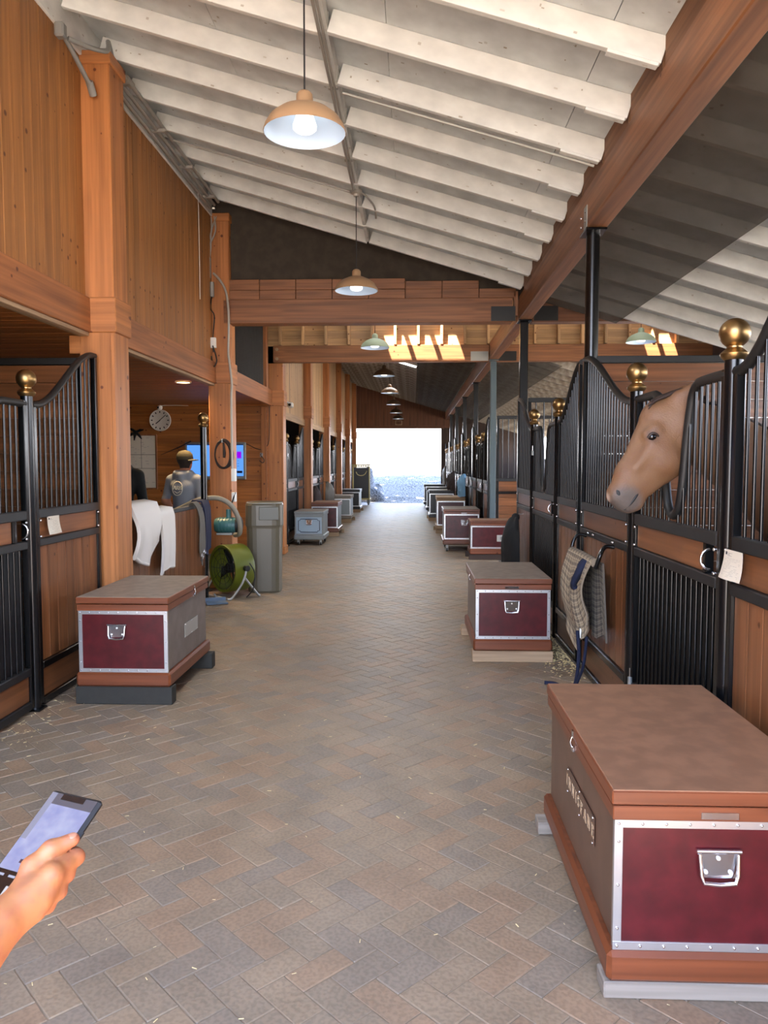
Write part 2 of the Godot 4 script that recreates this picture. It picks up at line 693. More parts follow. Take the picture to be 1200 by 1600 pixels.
func make_materials() -> void:
	var wood := Vector3(1 / 1.2, 1 / 2.4, 1)
	for k in 4:
		var t: float = [1.0, 0.93, 1.06, 0.97][k]
		mat("siding%d" % k, Color(0.72 * t, 0.485 * t, 0.255 * t), 0.55, 0, T.pine, wood)
		mat("pine%d" % k, Color(0.76 * t, 0.47 * t, 0.22 * t), 0.5, 0, T.pine, wood)
		mat("redwood%d" % k, Color(0.58 * t, 0.375 * t, 0.235 * t), 0.28, 0, T.fir, wood)
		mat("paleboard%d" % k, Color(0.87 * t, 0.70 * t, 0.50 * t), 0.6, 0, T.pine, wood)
		mat("brick%d" % k, [Color(0.55, 0.48, 0.40), Color(0.57, 0.49, 0.40), Color(0.53, 0.47, 0.405), Color(0.58, 0.48, 0.385)][k], 0.5, 0, T.brick, Vector3(0.6, 0.6, 0.6), true)
	for k in 4:
		var bm: StandardMaterial3D = M["brick%d" % k]
		bm.heightmap_enabled = true
		bm.heightmap_texture = T.brick
		bm.heightmap_scale = 0.5
	mat("post", Color(0.79, 0.51, 0.28), 0.5, 0, T.pine, wood)
	mat("fascia", Color(0.74, 0.47, 0.27), 0.5, 0, T.fir, wood)
	mat("beam", Color(0.66, 0.43, 0.26), 0.5, 0, T.fir, wood)
	mat("blocking", Color(0.62, 0.44, 0.31), 0.7, 0, T.fir, wood)
	mat("gable", Color(0.52, 0.33, 0.21), 0.6, 0, T.fir, wood)
	mat("lumber", Color(0.80, 0.68, 0.54), 0.7, 0, T.fir, wood)
	mat("greylumber", Color(0.66, 0.62, 0.57), 0.75, 0, T.fir, wood)
	mat("blacklumber", Color(0.15, 0.14, 0.115), 0.7, 0, T.dust, Vector3(3, 3, 3), true)
	mat("darkwood", Color(0.28, 0.185, 0.12), 0.6, 0, T.fir, wood)
	mat("trim", Color(0.53, 0.29, 0.17), 0.35, 0, T.fir, wood)
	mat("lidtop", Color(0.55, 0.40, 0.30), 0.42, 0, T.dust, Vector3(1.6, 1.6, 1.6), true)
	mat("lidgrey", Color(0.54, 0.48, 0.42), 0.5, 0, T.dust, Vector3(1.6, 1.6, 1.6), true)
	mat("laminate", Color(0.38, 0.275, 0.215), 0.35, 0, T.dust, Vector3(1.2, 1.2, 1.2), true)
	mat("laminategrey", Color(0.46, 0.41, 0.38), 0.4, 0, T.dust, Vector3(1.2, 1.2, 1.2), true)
	mat("maroon", Color(0.30, 0.065, 0.085), 0.3, 0, T.maroon, Vector3(1.5, 1.5, 1.5))
	mat("chestblack", Color(0.07, 0.065, 0.07), 0.35)
	mat("chestgrey", Color(0.50, 0.52, 0.52), 0.4)
	mat("chestblue", Color(0.60, 0.68, 0.74), 0.4)
	mat("navytrim", Color(0.10, 0.13, 0.22), 0.4)
	mat("aluminium", Color(0.80, 0.80, 0.80), 0.32, 0.9)
	mat("chrome", Color(0.86, 0.86, 0.87), 0.14, 1.0)
	mat("brass", Color(0.62, 0.50, 0.33), 0.36, 1.0)
	mat("galvanised", Color(0.62, 0.62, 0.60), 0.5, 0.6)
	mat("conduit", Color(0.66, 0.64, 0.60), 0.5, 0.3)
	mat("black", Color(0.035, 0.038, 0.042), 0.24)
	mat("blackdusty", Color(0.105, 0.10, 0.095), 0.5, 0, T.dust, Vector3(2, 2, 2), true)
	mat("blackplate", Color(0.06, 0.06, 0.065), 0.5)
	mat("whitepaint", Color(0.89, 0.89, 0.88), 0.65, 0, T.paint, Vector3(0.8, 0.5, 1))
	mat("whitedeck", Color(0.82, 0.84, 0.85), 0.7, 0, T.paint, Vector3(0.6, 0.6, 1))
	mat("oldroof", Color(0.72, 0.68, 0.62), 0.45, 0, T.grime, Vector3(0.6, 0.6, 0.6), true)
	mat("felt", Color(0.27, 0.235, 0.20), 0.95, 0, T.dust, Vector3(1, 1, 1), true)
	mat("slab", Color(0.36, 0.33, 0.29), 0.8, 0, T.dust, Vector3(0.7, 0.7, 0.7), true)
	mat("joint", Color(0.52, 0.455, 0.375), 0.9, 0, T.dust, Vector3(2, 2, 2), true)
	mat("sand", Color(0.62, 0.58, 0.52), 0.95, 0, T.dust, Vector3(0.3, 0.3, 0.3), true)
	mat("gravel", Color(0.52, 0.50, 0.50), 0.95, 0, T.gravel, Vector3(0.4, 0.4, 0.4), true)
	mat("rock", Color(0.60, 0.62, 0.66), 0.9, 0, T.gravel, Vector3(0.6, 0.6, 0.6), true)
	var m: StandardMaterial3D = mat("brickmix", Color(1, 1, 1), 0.5, 0, T.brick, Vector3(0.6, 0.6, 0.6), true)
	m.vertex_color_use_as_albedo = true
	m = mat("skin", Color(1, 1, 1), 0.55)
	m.vertex_color_use_as_albedo = true
	m.subsurf_scatter_enabled = true
	m.subsurf_scatter_strength = 0.03
	m = mat("coat", Color(1, 1, 1), 0.6)
	m.heightmap_enabled = true
	m.heightmap_texture = T.gravel
	m.heightmap_scale = 0.10
	m.uv1_triplanar = true
	m.uv1_scale = Vector3(4, 4, 4)
	m.vertex_color_use_as_albedo = true
	m = mat("clothes", Color(1, 1, 1), 0.9)
	m.vertex_color_use_as_albedo = true
	m = mat("leaf", Color(1, 1, 1), 0.7)
	m.vertex_color_use_as_albedo = true
	m = mat("net", Color(0.40, 0.37, 0.32, 0.5), 0.95)
	m.transparency = BaseMaterial3D.TRANSPARENCY_ALPHA
	m = mat("fibreglass", Color(0.90, 0.90, 0.86), 0.6)
	m.backlight_enabled = true
	m.backlight = Color(0.9, 0.9, 0.86)
	mat("eye", Color(0.05, 0.03, 0.03), 0.12)
	mat("shadetan", Color(0.62, 0.49, 0.36), 0.45)
	mat("shadegreen", Color(0.62, 0.68, 0.60), 0.45)
	mat("shadedark", Color(0.30, 0.22, 0.15), 0.45)
	mat("shadeinner", Color(0.80, 0.88, 0.97), 0.4)
	mat("cord", Color(0.08, 0.07, 0.07), 0.6)
	mat("browncord", Color(0.16, 0.10, 0.07), 0.6)
	mat("white", Color(0.90, 0.89, 0.86), 0.5)
	mat("whitecloth", Color(0.84, 0.81, 0.77), 0.95)
	mat("navycloth", Color(0.10, 0.11, 0.20), 0.95)
	mat("blackcloth", Color(0.055, 0.055, 0.06), 0.85)
	mat("browncloth", Color(0.20, 0.15, 0.14), 0.9)
	mat("bluecloth", Color(0.45, 0.62, 0.74), 0.9)
	mat("plaid", Color(1, 1, 1), 0.95, 0, T.plaid, Vector3(3, 3, 3))
	mat("plaidgrey", Color(0.72, 0.74, 0.78), 0.95, 0, T.plaid, Vector3(3, 3, 3))
	mat("ropeblue", Color(0.055, 0.085, 0.19), 0.9)
	mat("leather", Color(0.36, 0.33, 0.29), 0.6)
	mat("olive", Color(0.34, 0.31, 0.245), 0.38)
	mat("olivedark", Color(0.30, 0.30, 0.25), 0.4)
	mat("lime", Color(0.33, 0.35, 0.05), 0.4)
	mat("darkgrille", Color(0.06, 0.06, 0.05), 0.5)
	mat("teal", Color(0.22, 0.40, 0.40), 0.4)
	mat("black_skylit", Color(0.28, 0.34, 0.36), 0.35)  # blue sky light on a black post, put into its colour
	mat("hose", Color(0.50, 0.47, 0.41), 0.6)
	mat("dustpan", Color(0.35, 0.42, 0.50), 0.5)
	mat("noticea", Color(0.86, 0.84, 0.8), 0.8, 0, T.notice_a)
	mat("noticeb", Color(0.86, 0.84, 0.8), 0.8, 0, T.notice_b)
	mat("board", Color(1, 1, 1), 0.4, 0, T.board)
	mat("clockface", Color(0.85, 0.83, 0.78), 0.5)
	mat("ink", Color(0.06, 0.06, 0.06), 0.6)
	mat("gilt", Color(0.72, 0.66, 0.45), 0.4, 0.5)
	mat("emblem", Color(0.80, 0.77, 0.68), 0.8)
	mat("cap", Color(0.25, 0.22, 0.13), 0.85)
	mat("nail", Color(0.58, 0.39, 0.30), 0.35)
	mat("straw", Color(0.86, 0.78, 0.58), 0.9)
	lamp_mat("bulb", Color(1.0, 0.98, 0.94), 0.45)
	lamp_mat("tubelight", Color(1.0, 1.0, 1.0), 1.6)
	lamp_mat("downlight", Color(1.0, 0.86, 0.62), 1.6)
	m = mat("tvscreen", Color(0.02, 0.02, 0.02), 0.3)
	m.emission_enabled = true
	m.emission = Color.BLACK
	m.emission_texture = T.tv
	m.emission_energy_multiplier = 0.18
	m = mat("phonescreen", Color(0.02, 0.02, 0.02), 0.12)
	m.emission_enabled = true
	m.emission = Color.BLACK
	m.emission_texture = T.phone
	m.emission_energy_multiplier = 0.19

# ------------------------------------------------------------------ setting
func build_ground() -> void:
	var g := setting("ground")
	pt(g, "yard", bx(300, 0.4, 300), M.sand, Vector3(0, -0.27, 0))

func build_floor() -> void:
	var f := setting("floor")
	pt(f, "mortar_bed", bx(3.96, 0.1, FAR + 1.5), M.joint, V(-0.555, -0.0532, (FAR - 1.5) / 2))
	pt(f, "slab", bx(3.9, 0.1, FAR + 1.5), M.slab, V(-4.5, -0.052, (FAR - 1.5) / 2))
	pt(f, "slab", bx(3.8, 0.1, FAR + 1.5), M.slab, V(3.32, -0.052, (FAR - 1.5) / 2))
	var w := 0.1016
	var brick := bx(0.2005, 0.06, 0.0990, 0.003)
	var c := cos(PI / 4)
	var near := []
	var rest := []
	for i in range(-40, 360):
		for j in range(-260, 60):
			var k := posmod(i - j, 4)
			if k != 0 and k != 2:
				continue
			var u := (i + 1.0) * w if k == 0 else (i + 0.5) * w
			var v := (j + 0.5) * w if k == 0 else j * w
			var x := (u + v) * c - 0.4
			var d := (u - v) * c
			if d < TAIL or d > FAR + 0.1 or x < -2.55 or x > 1.44:
				continue
			var t := Transform3D(Basis(Vector3.UP, PI / 4 if k == 0 else -PI / 4), V(x, -0.03 + rng.randf_range(-0.0022, 0.0008), d))
			t.basis = t.basis * Basis(Vector3.RIGHT, rng.randf_range(-0.006, 0.006))
			var px := 645.0 + 1200.0 * x / maxf(d, 0.5)
			var py := 725.0 + 1920.0 / maxf(d, 0.5)
			var hidden := x > 0.66 and d < 3.3 or x < -2.42 or x > 1.3
			if d > 1.9 and px > -20 and px < 1220 and py < 1640 and not hidden and near.size() < 4000:
				near.append([d, t])
			else:
				rest.append(t)
	near.sort_custom(func(a, b): return a[0] < b[0])
	for n in near.size():
		if n < 300:
			var o := pt(f, "brick", brick, M["brick%d" % (rng.randi() % 4)])
			o.transform = near[n][1]
		else:
			rest.append(near[n][1])
	var mm := MultiMesh.new()
	mm.transform_format = MultiMesh.TRANSFORM_3D
	mm.use_colors = true
	mm.mesh = brick
	mm.instance_count = rest.size()
	var tones := [Color(0.55, 0.48, 0.40), Color(0.57, 0.49, 0.40), Color(0.53, 0.47, 0.405), Color(0.58, 0.48, 0.385)]
	for n in rest.size():
		mm.set_instance_transform(n, rest[n])
		mm.set_instance_color(n, Color(tones[rng.randi() % 4]).srgb_to_linear())
	var mi := MultiMeshInstance3D.new()
	mi.name = "paving"
	mi.multimesh = mm
	mi.material_override = M.brickmix
	mi.set_meta("kind", "stuff")
	f.add_child(mi, true)

# A board lying along the roof slope from x0 to x1 at distance d, its underside "up" above the rafters' underside.
func slope_board(parent: Node3D, called: String, x0: float, x1: float, d: float, wide: float, deep: float, up: float, m: Material, kind := 0, grain := 0) -> MeshInstance3D:
	var a := atan(SLOPE)
	var length := (x1 - x0) / cos(a)
	var mid := (x0 + x1) * 0.5
	var at := V(mid, roof_y(mid), d) + Vector3(sin(a), cos(a), 0) * (up + deep * 0.5)
	return pt(parent, called, bx(length, deep, wide, 0.003 if grain == 0 else 0.0, grain, kind), m, at, Vector3(0, 0, -a))

func build_roof() -> void:
	var c := setting("ceiling")
	# white painted bay
	for k in range(-8, 9):
		var d := 4.25 + 0.645 * k
		if d < TAIL + 0.1 or d > 9.6:
			continue
		slope_board(c, "rafter", -2.5, -0.565, d + 0.045, 0.042, 0.142, 0.0, M.whitepaint, k & 3)
		slope_board(c, "rafter", -0.535, 1.30, d, 0.042, 0.142, 0.0, M.whitepaint, (k + 1) & 3)
		slope_board(c, "shim", 1.02 + 0.03 * (k & 1), 1.29, d, 0.05, 0.018, -0.019, M.whitepaint, 1)
		slope_board(c, "rafter", 1.36, 5.05, d, 0.042, 0.142, 0.0, M.whitepaint, k & 3)
		if d + 0.645 < 9.7:
			pt(c, "blocking", bx(0.035, 0.15, 0.60, 0.0, 2, k & 3), M.whitepaint, V(-0.55, roof_y(-0.55) + 0.085, d + 0.335))
			pt(c, "blocking", bx(0.05, 0.17, 0.60, 0.0, 2, k & 3), M.blocking, V(1.345, roof_y(1.345) + 0.078, d + 0.322))
	var seams := [-2.62, -1.43, -0.21, 1.01, 1.345]
	for s in 4:
		for e in [[TAIL - 0.2, 2.6], [2.605, 5.04], [5.045, 7.48], [7.485, 9.88]]:
			var a := atan(SLOPE)
			var x0: float = seams[s] + 0.002
			var x1: float = seams[s + 1] - 0.002
			var mid := (x0 + x1) / 2
			pt(c, "roof_panel", bx((x1 - x0) / cos(a), 0.04, e[1] - e[0], 0.0, 2, s), M.whitedeck, V(mid, roof_y(mid), (e[0] + e[1]) / 2) + Vector3(sin(a), cos(a), 0) * 0.163, Vector3(0, 0, -a))
	for s in 3:
		slope_board(c, "roof_panel", 1.347 + s * 1.24, 1.345 + (s + 1) * 1.24, (TAIL - 0.2 + 9.88) / 2, 10.08 - TAIL, 0.04, 0.143, M.whitedeck, s, 2)
	slope_board(c, "roofing", -2.62, 5.1, (TAIL - 0.2 + 9.88) / 2, 10.08 - TAIL, 0.02, 0.186, M.darkwood, 0, 2)
	slope_board(c, "roofing", -2.62, 5.1, (13.5 + FAR + 0.3) / 2, FAR + 0.3 - 13.5, 0.02, 0.186, M.darkwood, 1, 2)
	# grey bay beyond the cross aisle
	for k in 28:
		slope_board(c, "rafter", -2.6, 5.05, 13.9 + 0.645 * k, 0.042, 0.142, 0.0, M.oldroof, k & 3)
	for s in 6:
		slope_board(c, "roof_panel", -2.62 + s * 1.28, -2.622 + (s + 1) * 1.28, (13.5 + FAR + 0.3) / 2, FAR + 0.3 - 13.5, 0.04, 0.143, M.oldroof, s, 2)
	# lofts on the left, and the raised roof over the cross aisle with sun openings and added light panels
	pt(c, "loft_roof", bx(3.9, 0.1, 11.5), M.darkwood, V(-4.5, 5.1, 4.0))
	pt(c, "loft_roof", bx(3.9, 0.1, 18.0), M.darkwood, V(-4.5, 5.1, 22.4))
	var y := 5.2
	pt(c, "roof_slab", bx(11.7, 0.06, 0.75), M.paleboard0, V(-0.6, y, 10.125))
	pt(c, "roof_slab", bx(11.7, 0.06, 1.18), M.paleboard0, V(-0.6, y, 12.09))
	for e in [[-6.45, -1.9], [-0.45, -0.35], [1.1, 2.2], [3.65, 5.25]]:
		pt(c, "roof_slab", bx(e[1] - e[0], 0.06, 1.0), M.paleboard1, V((e[0] + e[1]) / 2, y, 11.0))
	for e in [[-1.9, -0.45], [-0.35, 1.1], [2.2, 3.65]]:
		pt(c, "roof_light_panel", bx(e[1] - e[0], 0.008, 1.0), M.fibreglass, V((e[0] + e[1]) / 2, y, 11.0))  # translucent panel added to brighten the cross aisle and its second beam
	pt(c, "roof_slab", bx(11.7, 0.06, 0.65), M.paleboard0, V(-0.6, y, 13.285))
	for e in [[-6.45, -1.0], [0.37, 3.38], [4.0, 5.25]]:
		pt(c, "roof_slab", bx(e[1] - e[0], 0.06, 0.29), M.paleboard1, V((e[0] + e[1]) / 2, y, 12.82))
	for x in [-0.98, -0.55, -0.1, 0.36, 3.4, 3.7, 3.99]:
		pt(c, "roof_joist", bx(0.045, 0.12, 3.6, 0, 2), M.paleboard2, V(x, y - 0.09, 11.6))

func build_beams() -> void:
	var group := "timber beams on the black posts"
	var spans := [[TAIL, 9.74, "beam", "long brown timber beam under the white rafters, above the horse"], [9.97, 13.38, "beam", "short timber beam between the two cross beams over the cross aisle"], [13.57, FAR, "beam", "brown timber beam above the far black posts, ending at the far doorway"]]
	for s in spans:
		var t := thing("roof_beam", s[3], "beam", V(1.39, 3.39, (s[0] + s[1]) / 2), 0, group)
		pt(t, "timber", bx(0.16, 0.29, s[1] - s[0], 0.008, 2, 1), M[s[2]], Vector3(0, 0.145, 0))
		if s[0] < 0:
			for q in [6.02, 6.18]:
				for v in [0.05, 0.12]:
					pt(t, "bolt", ball(0.012, 8), M.chrome, Vector3(-0.08, v, (s[0] + s[1]) / 2 - q))
			pt(t, "bracket", bx(0.006, 0.16, 0.1), M.galvanised, Vector3(-0.082, 0.08, (s[0] + s[1]) / 2 - 6.02))
	# first cross beam with the boarded gable above it
	var t := thing("cross_beam", "dark brown cross beam below the dark felt gable", "beam", V(-0.56, 3.37, 9.86), 0, "cross beams")
	pt(t, "timber", bx(3.64, 0.30, 0.2, 0.006, 0, 0), M.beam, Vector3(-0.02, 0.15, 0))
	pt(t, "timber", bx(3.7, 0.30, 0.2, 0.006, 0, 2), M.gable, Vector3(3.89, 0.15, 0))
	pt(t, "strap_plate", bx(0.3, 0.18, 0.012), M.blackplate, Vector3(1.68, 0.10, 0.107))
	pt(t, "strap_plate", bx(0.3, 0.18, 0.012), M.blackplate, Vector3(2.21, 0.10, 0.107))
	for k in 8:
		var x := -1.84 + 0.46 * k
		pt(t, "filler_board", bx(0.455, 0.115, 0.16, 0.004, 0, k & 3), M.beam, Vector3(x + 0.23, 0.36, 0.0))
		if k < 7:
			pt(t, "filler_board", bx(0.455, 0.13 if k < 5 else 0.1, 0.16, 0.004, 0, (k + 1) & 3), M.beam, Vector3(x + 0.23, 0.486 if k < 5 else 0.468, -0.006 * (k & 1)))
	var w := setting("wall_gable")
	var felt := PackedVector2Array([Vector2(-2.6, 3.67), Vector2(1.31, 3.67), Vector2(5.2, 3.67), Vector2(5.2, 5.2), Vector2(-6.4, 5.2), Vector2(-6.4, 3.67)])
	pt(w, "felt", plate(felt, 0.05), M.felt, V(0, 0, 9.9))
	pt(w, "end_board", bx(0.05, 0.3, 0.08), M.beam, V(1.28, 3.6, 9.82))
	# second cross beam, lit through the roof openings and added panels
	t = thing("cross_beam", "pale sunlit cross beam with bright patches beyond the dark one", "beam", V(0, 3.36, 13.46), 0, "cross beams")
	pt(t, "timber", bx(3.74, 0.29, 0.14, 0.006, 0, 1), M.beam, Vector3(-0.56, 0.145, 0))
	pt(t, "timber", bx(3.7, 0.29, 0.14, 0.006, 0, 3), M.beam, Vector3(3.24, 0.145, 0))
	pt(t, "strap_plate", bx(0.3, 0.16, 0.012), M.galvanised, Vector3(1.14, 0.09, 0.077))
	pt(t, "strap_plate", bx(0.3, 0.16, 0.012), M.blackplate, Vector3(1.62, 0.09, 0.077))
	for v in [0.06, 0.22]:
		pt(t, "bolt", rod(0.028, 0.05, 8), M.lumber, Vector3(-2.36, v, 0.08), Vector3(PI / 2, 0, 0))
	w = setting("wall_clerestory")
	for k in 12:
		pt(w, "plank", bx(11.6, 0.128, 0.03, 0.003, 0, k & 3), M["paleboard%d" % (k & 3)], V(-0.6, 3.715 + 0.13 * k, 13.5))
	for k in 19:
		pt(w, "stud", bx(0.045, 1.5, 0.11, 0.003, 1, k & 3), M["paleboard%d" % ((k + 1) & 3)], V(-2.31 + 0.4 * k, 4.41, 13.43))

func build_left_wall() -> void:
	var w := setting("wall_left")
	# boarded upper wall: near bay, second bay, then the far bays
	for e in [[TAIL, LP[0], 2.86, 4.80], [LP[0] + 0.3, LP[1], 2.86, 4.80]]:
		var n := int(round((e[1] - e[0]) / 0.131))
		var s: float = (e[1] - e[0]) / n
		for k in n:
			pt(w, "siding_board", bx(0.03, e[3] - e[2], s - 0.003, 0.003, 1, rng.randi() % 6), M["siding%d" % (rng.randi() % 4)], V(-2.555 + rng.randf_range(-0.001, 0.001), (e[2] + e[3]) / 2, e[0] + (k + 0.5) * s))
		pt(w, "fascia", bx(0.06, 0.265, e[1] - e[0], 0.006, 2, 1), M.fascia, V(-2.53, 2.755, (e[0] + e[1]) / 2))
		pt(w, "fascia_lip", bx(0.08, 0.03, e[1] - e[0], 0.004, 2, 2), M.lumber, V(-2.56, 2.607, (e[0] + e[1]) / 2))
	pt(w, "ledger", bx(0.05, 0.32, 9.75 - TAIL, 0.004, 2), M.whitepaint, V(-2.545, 4.86, (9.75 + TAIL) / 2))
	# loft railing over the cross aisle
	pt(w, "fascia", bx(0.06, 0.28, LP[2] - LP[1] - 0.3, 0.006, 2, 3), M.fascia, V(-2.50, 2.76, (LP[2] + LP[1] + 0.3) / 2))
	pt(w, "loft_screen", bx(0.03, 1.9, 3.1), M.blackplate, V(-2.60, 3.85, 11.65))  # black board put behind the bars to keep the loft dark
	for k in 34:
		pt(w, "loft_bar", rod(0.012, 1.8, 6), M.blackdusty, V(-2.53, 3.8, 10.15 + 0.085 * k))
	pt(w, "loft_trim", bx(0.08, 1.9, 0.16, 0.004), M.fascia, V(-2.52, 3.85, 13.12))
	for k in range(2, LP.size() - 1):
		var d0: float = LP[k] + 0.3
		var d1: float = LP[k + 1]
		var n := int(round((d1 - d0) / 0.14))
		var s := (d1 - d0) / n
		for q in n:
			pt(w, "siding_board", bx(0.03, 2.35, s - 0.003, 0.0, 1, q & 3), M["paleboard%d" % (rng.randi() % 4)], V(-2.46, 3.66, d0 + (q + 0.5) * s))  # paler than the near siding: the light on it is put into the colour
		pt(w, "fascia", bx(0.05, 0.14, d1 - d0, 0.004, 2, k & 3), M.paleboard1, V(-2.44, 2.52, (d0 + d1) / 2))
	# timber posts
	for k in LP.size():
		var d: float = LP[k]
		var top := 4.70 if k < 2 else (3.36 if k == 2 else 4.84)
		var x := -2.46 if k < 2 else -2.42
		var p := pt(w, "post", bx(0.28, top, 0.3, 0.008, 1, k & 3), M.post, V(x, top / 2, d + 0.15))
		var y := -top / 2
		if k < 2:
			pt(p, "cap", bx(0.31, 0.10, 0.33, 0.008, 0), M.post, Vector3(0, top / 2 - 0.01, 0))
		pt(p, "collar", bx(0.31, 0.27, 0.33, 0.006, 0), M.post, Vector3(0.005, y + 2.755, 0))
		pt(p, "corner_strip", bx(0.03, 2.6, 0.02, 0.004, 1), M.post, Vector3(0.128, y + 1.31, 0.158))
		pt(p, "plinth", bx(0.32, 0.14, 0.34, 0.006, 0), M.post, Vector3(0, y + 0.07, 0))
		if k == 0:
			pt(p, "haunch", bx(0.1, 0.14, 0.3, 0.004, 0), M.post, Vector3(-0.17, y + 2.53, 0))

func build_office() -> void:
	# the open room under the loft on the left, its back wall and soffit
	var w := setting("wall_office")
	for k in 21:
		pt(w, "plank", bx(4.0, 0.129, 0.03, 0.004, 0, k & 7), M["pine%d" % (rng.randi() % 4)], V(-4.42, 0.065 + 0.131 * k, 13.52))
	pt(w, "backing", bx(4.0, 2.75, 0.05), M.darkwood, V(-4.42, 1.375, 13.57))
	pt(w, "corner_board", bx(0.1, 2.6, 0.05, 0.004), M.pine1, V(-2.62, 1.3, 13.48))
	var s := setting("ceiling_soffit")
	for k in 84:
		var d := 2.0 + 0.14 * k
		if d < 13.5:
			pt(s, "soffit_board", bx(3.7, 0.03, 0.137, 0.003, 0, k & 7), M["pine%d" % (k * 7 & 3)], V(-4.42, 2.66 + 0.001 * (k & 1), d))
	pt(s, "loft_floor", bx(3.8, 0.08, 15.0), M.darkwood, V(-4.42, 2.73, 6.0))
	pt(s, "loft_floor", bx(3.8, 0.08, 17.7), M.darkwood, V(-4.4, 2.55, 22.5))

func build_end_walls() -> void:
	var w := setting("wall_far")
	var n := 16
	for k in n:
		var x := -2.66 + 0.265 * (k + 0.5)
		var y1 := roof_y(x) + 0.16
		pt(w, "plank", bx(0.262, y1 - 3.06, 0.05, 0.003, 1, k & 3), M.gable, V(x, (y1 + 3.06) / 2, FAR + 0.03))
	pt(w, "backing", plate(PackedVector2Array([Vector2(-2.66, 3.06), Vector2(1.6, 3.06), Vector2(1.6, roof_y(1.6) + 0.17), Vector2(-2.66, roof_y(-2.66) + 0.17)]), 0.03), M.darkwood, V(0, 0, FAR + 0.08))
	pt(w, "lintel", bx(3.7, 0.12, 0.09, 0.004, 0), M.gable, V(-0.58, 3.09, FAR + 0.0))
	pt(w, "jamb", bx(0.25, 3.06, 0.12, 0.004, 1), M.darkwood, V(-2.42, 1.53, FAR + 0.05))
	pt(w, "jamb", bx(0.2, 3.06, 0.12, 0.004, 1), M.darkwood, V(1.24, 1.53, FAR + 0.05))
	pt(w, "flank", bx(3.9, 5.1, 0.12), M.darkwood, V(-4.5, 2.55, FAR + 0.1))
	pt(w, "flank", bx(3.9, 4.0, 0.12), M.darkwood, V(3.28, 2.0, FAR + 0.1))
	w = setting("wall_near")
	pt(w, "flank", bx(3.95, 5.2, 0.12), M.darkwood, V(-4.5, 2.6, TAIL))
	pt(w, "flank", bx(3.8, 3.9, 0.12), M.darkwood, V(3.3, 1.95, TAIL))
	w = setting("wall_right")
	pt(w, "cladding", bx(0.1, 2.0, 11.4), M.darkwood, V(5.15, 1.0, 4.1))
	pt(w, "cladding", bx(0.1, 1.8, 18.0), M.darkwood, V(5.15, 0.9, 22.4))
	pt(w, "cladding", bx(0.1, 2.9, 3.9), M.darkwood, V(5.15, 3.85, 11.65))
	w = setting("wall_outer_left")
	pt(w, "cladding", bx(0.1, 5.2, FAR + 1.5), M.darkwood, V(-6.4, 2.6, (FAR - 1.5) / 2))
	# plain boarded fronts of the bays beside and behind the camera
	w = setting("wall_near_stalls")
	for k in 21:
		pt(w, "plank", bx(0.03, 2.3, 0.137, 0.002, 1, k & 3), M["redwood%d" % (k & 3)], V(XR + 0.02, 1.15, TAIL + 0.14 * (k + 0.5) + 0.02))
		pt(w, "plank", bx(0.03, 2.62, 0.137, 0.002, 1, k & 3), M["redwood%d" % (k & 3)], V(XL - 0.02, 1.31, TAIL + 0.14 * (k + 0.5) + 0.02))

# ------------------------------------------------------------------ stall fronts
# Local axes: x along the front, z towards the aisle, y up.
func s_curve(t: float) -> float:
	return smoothstep(0.0, 1.0, t)

func front_panel(called: String, label: String, group: String, w: float, ha: float, hb: float, at: Vector3, turn: float, wide_strip := true) -> Node3D:
	var t := thing(called, label, "stall panel", at, turn, group)
	var top := func(x: float) -> float: return lerpf(ha, hb, s_curve(clampf((x - 0.03) / (w - 0.06), 0, 1)))
	var path := []
	for k in 15:
		var x := w * k / 14.0
		path.append(Vector3(x, top.call(x) - 0.02, -0.02))
	pt(t, "top_rail", tube(path, 0.024, 8), M.blackdusty)
	for e in [[0.02, ha], [w - 0.02, hb]]:
		pt(t, "stile", bx(0.04, e[1] - 0.05, 0.04, 0.004), M.black, Vector3(e[0], (e[1] - 0.05) / 2 + 0.02, -0.02))
	var wi := w - 0.08
	for e in [[1.275, 0.06, "rail"], [1.085, 0.05, "rail"], [0.27, 0.05, "rail"], [0.03, 0.05, "sill_rail"]]:
		pt(t, e[2], bx(wi, e[1], 0.045, 0.005), M.blackdusty if e[0] > 1.0 else M.black, Vector3(w / 2, e[0], -0.02))
	pt(t, "name_board", bx(wi - 0.004, 0.133, 0.022, 0.003, 0, int(w * 10) & 3), M["redwood%d" % (int(w * 10) & 3)], Vector3(w / 2, 1.178, -0.028))
	pt(t, "kick_board", bx(wi - 0.004, 0.188, 0.022, 0.003, 0, int(w * 7) & 3), M.redwood1, Vector3(w / 2, 0.15, -0.028))
	var n := maxi(1, int(round(wi / 0.14)))
	for k in n:
		pt(t, "plank", bx(wi / n - 0.003, 0.764, 0.024, 0.003, 1, k & 3), M["redwood%d" % ((k * 5 + int(w * 10)) & 3)], Vector3(0.04 + wi / n * (k + 0.5), 0.678, -0.03))
	var bars := int(round(wi / 0.07))
	for k in range(1, bars):
		var x := 0.04 + wi * k / bars
		var h: float = top.call(x) - 0.03
		pt(t, "bar", rod(0.008, h - 1.30, 6), M.black, Vector3(x, (h + 1.30) / 2, -0.02))
	for x in [0.05, w - 0.05]:
		for y in [1.125, 1.23]:
			pt(t, "bolt", ball(0.010, 6), M.chrome, Vector3(x, y, 0.002))
	return t

const YOKE := [[0.0, 1.36], [0.05, 1.375], [0.09, 1.42], [0.125, 1.52], [0.17, 1.74], [0.215, 1.90], [0.25, 1.965], [0.30, 1.99], [0.36, 2.0], [2.0, 2.0]]

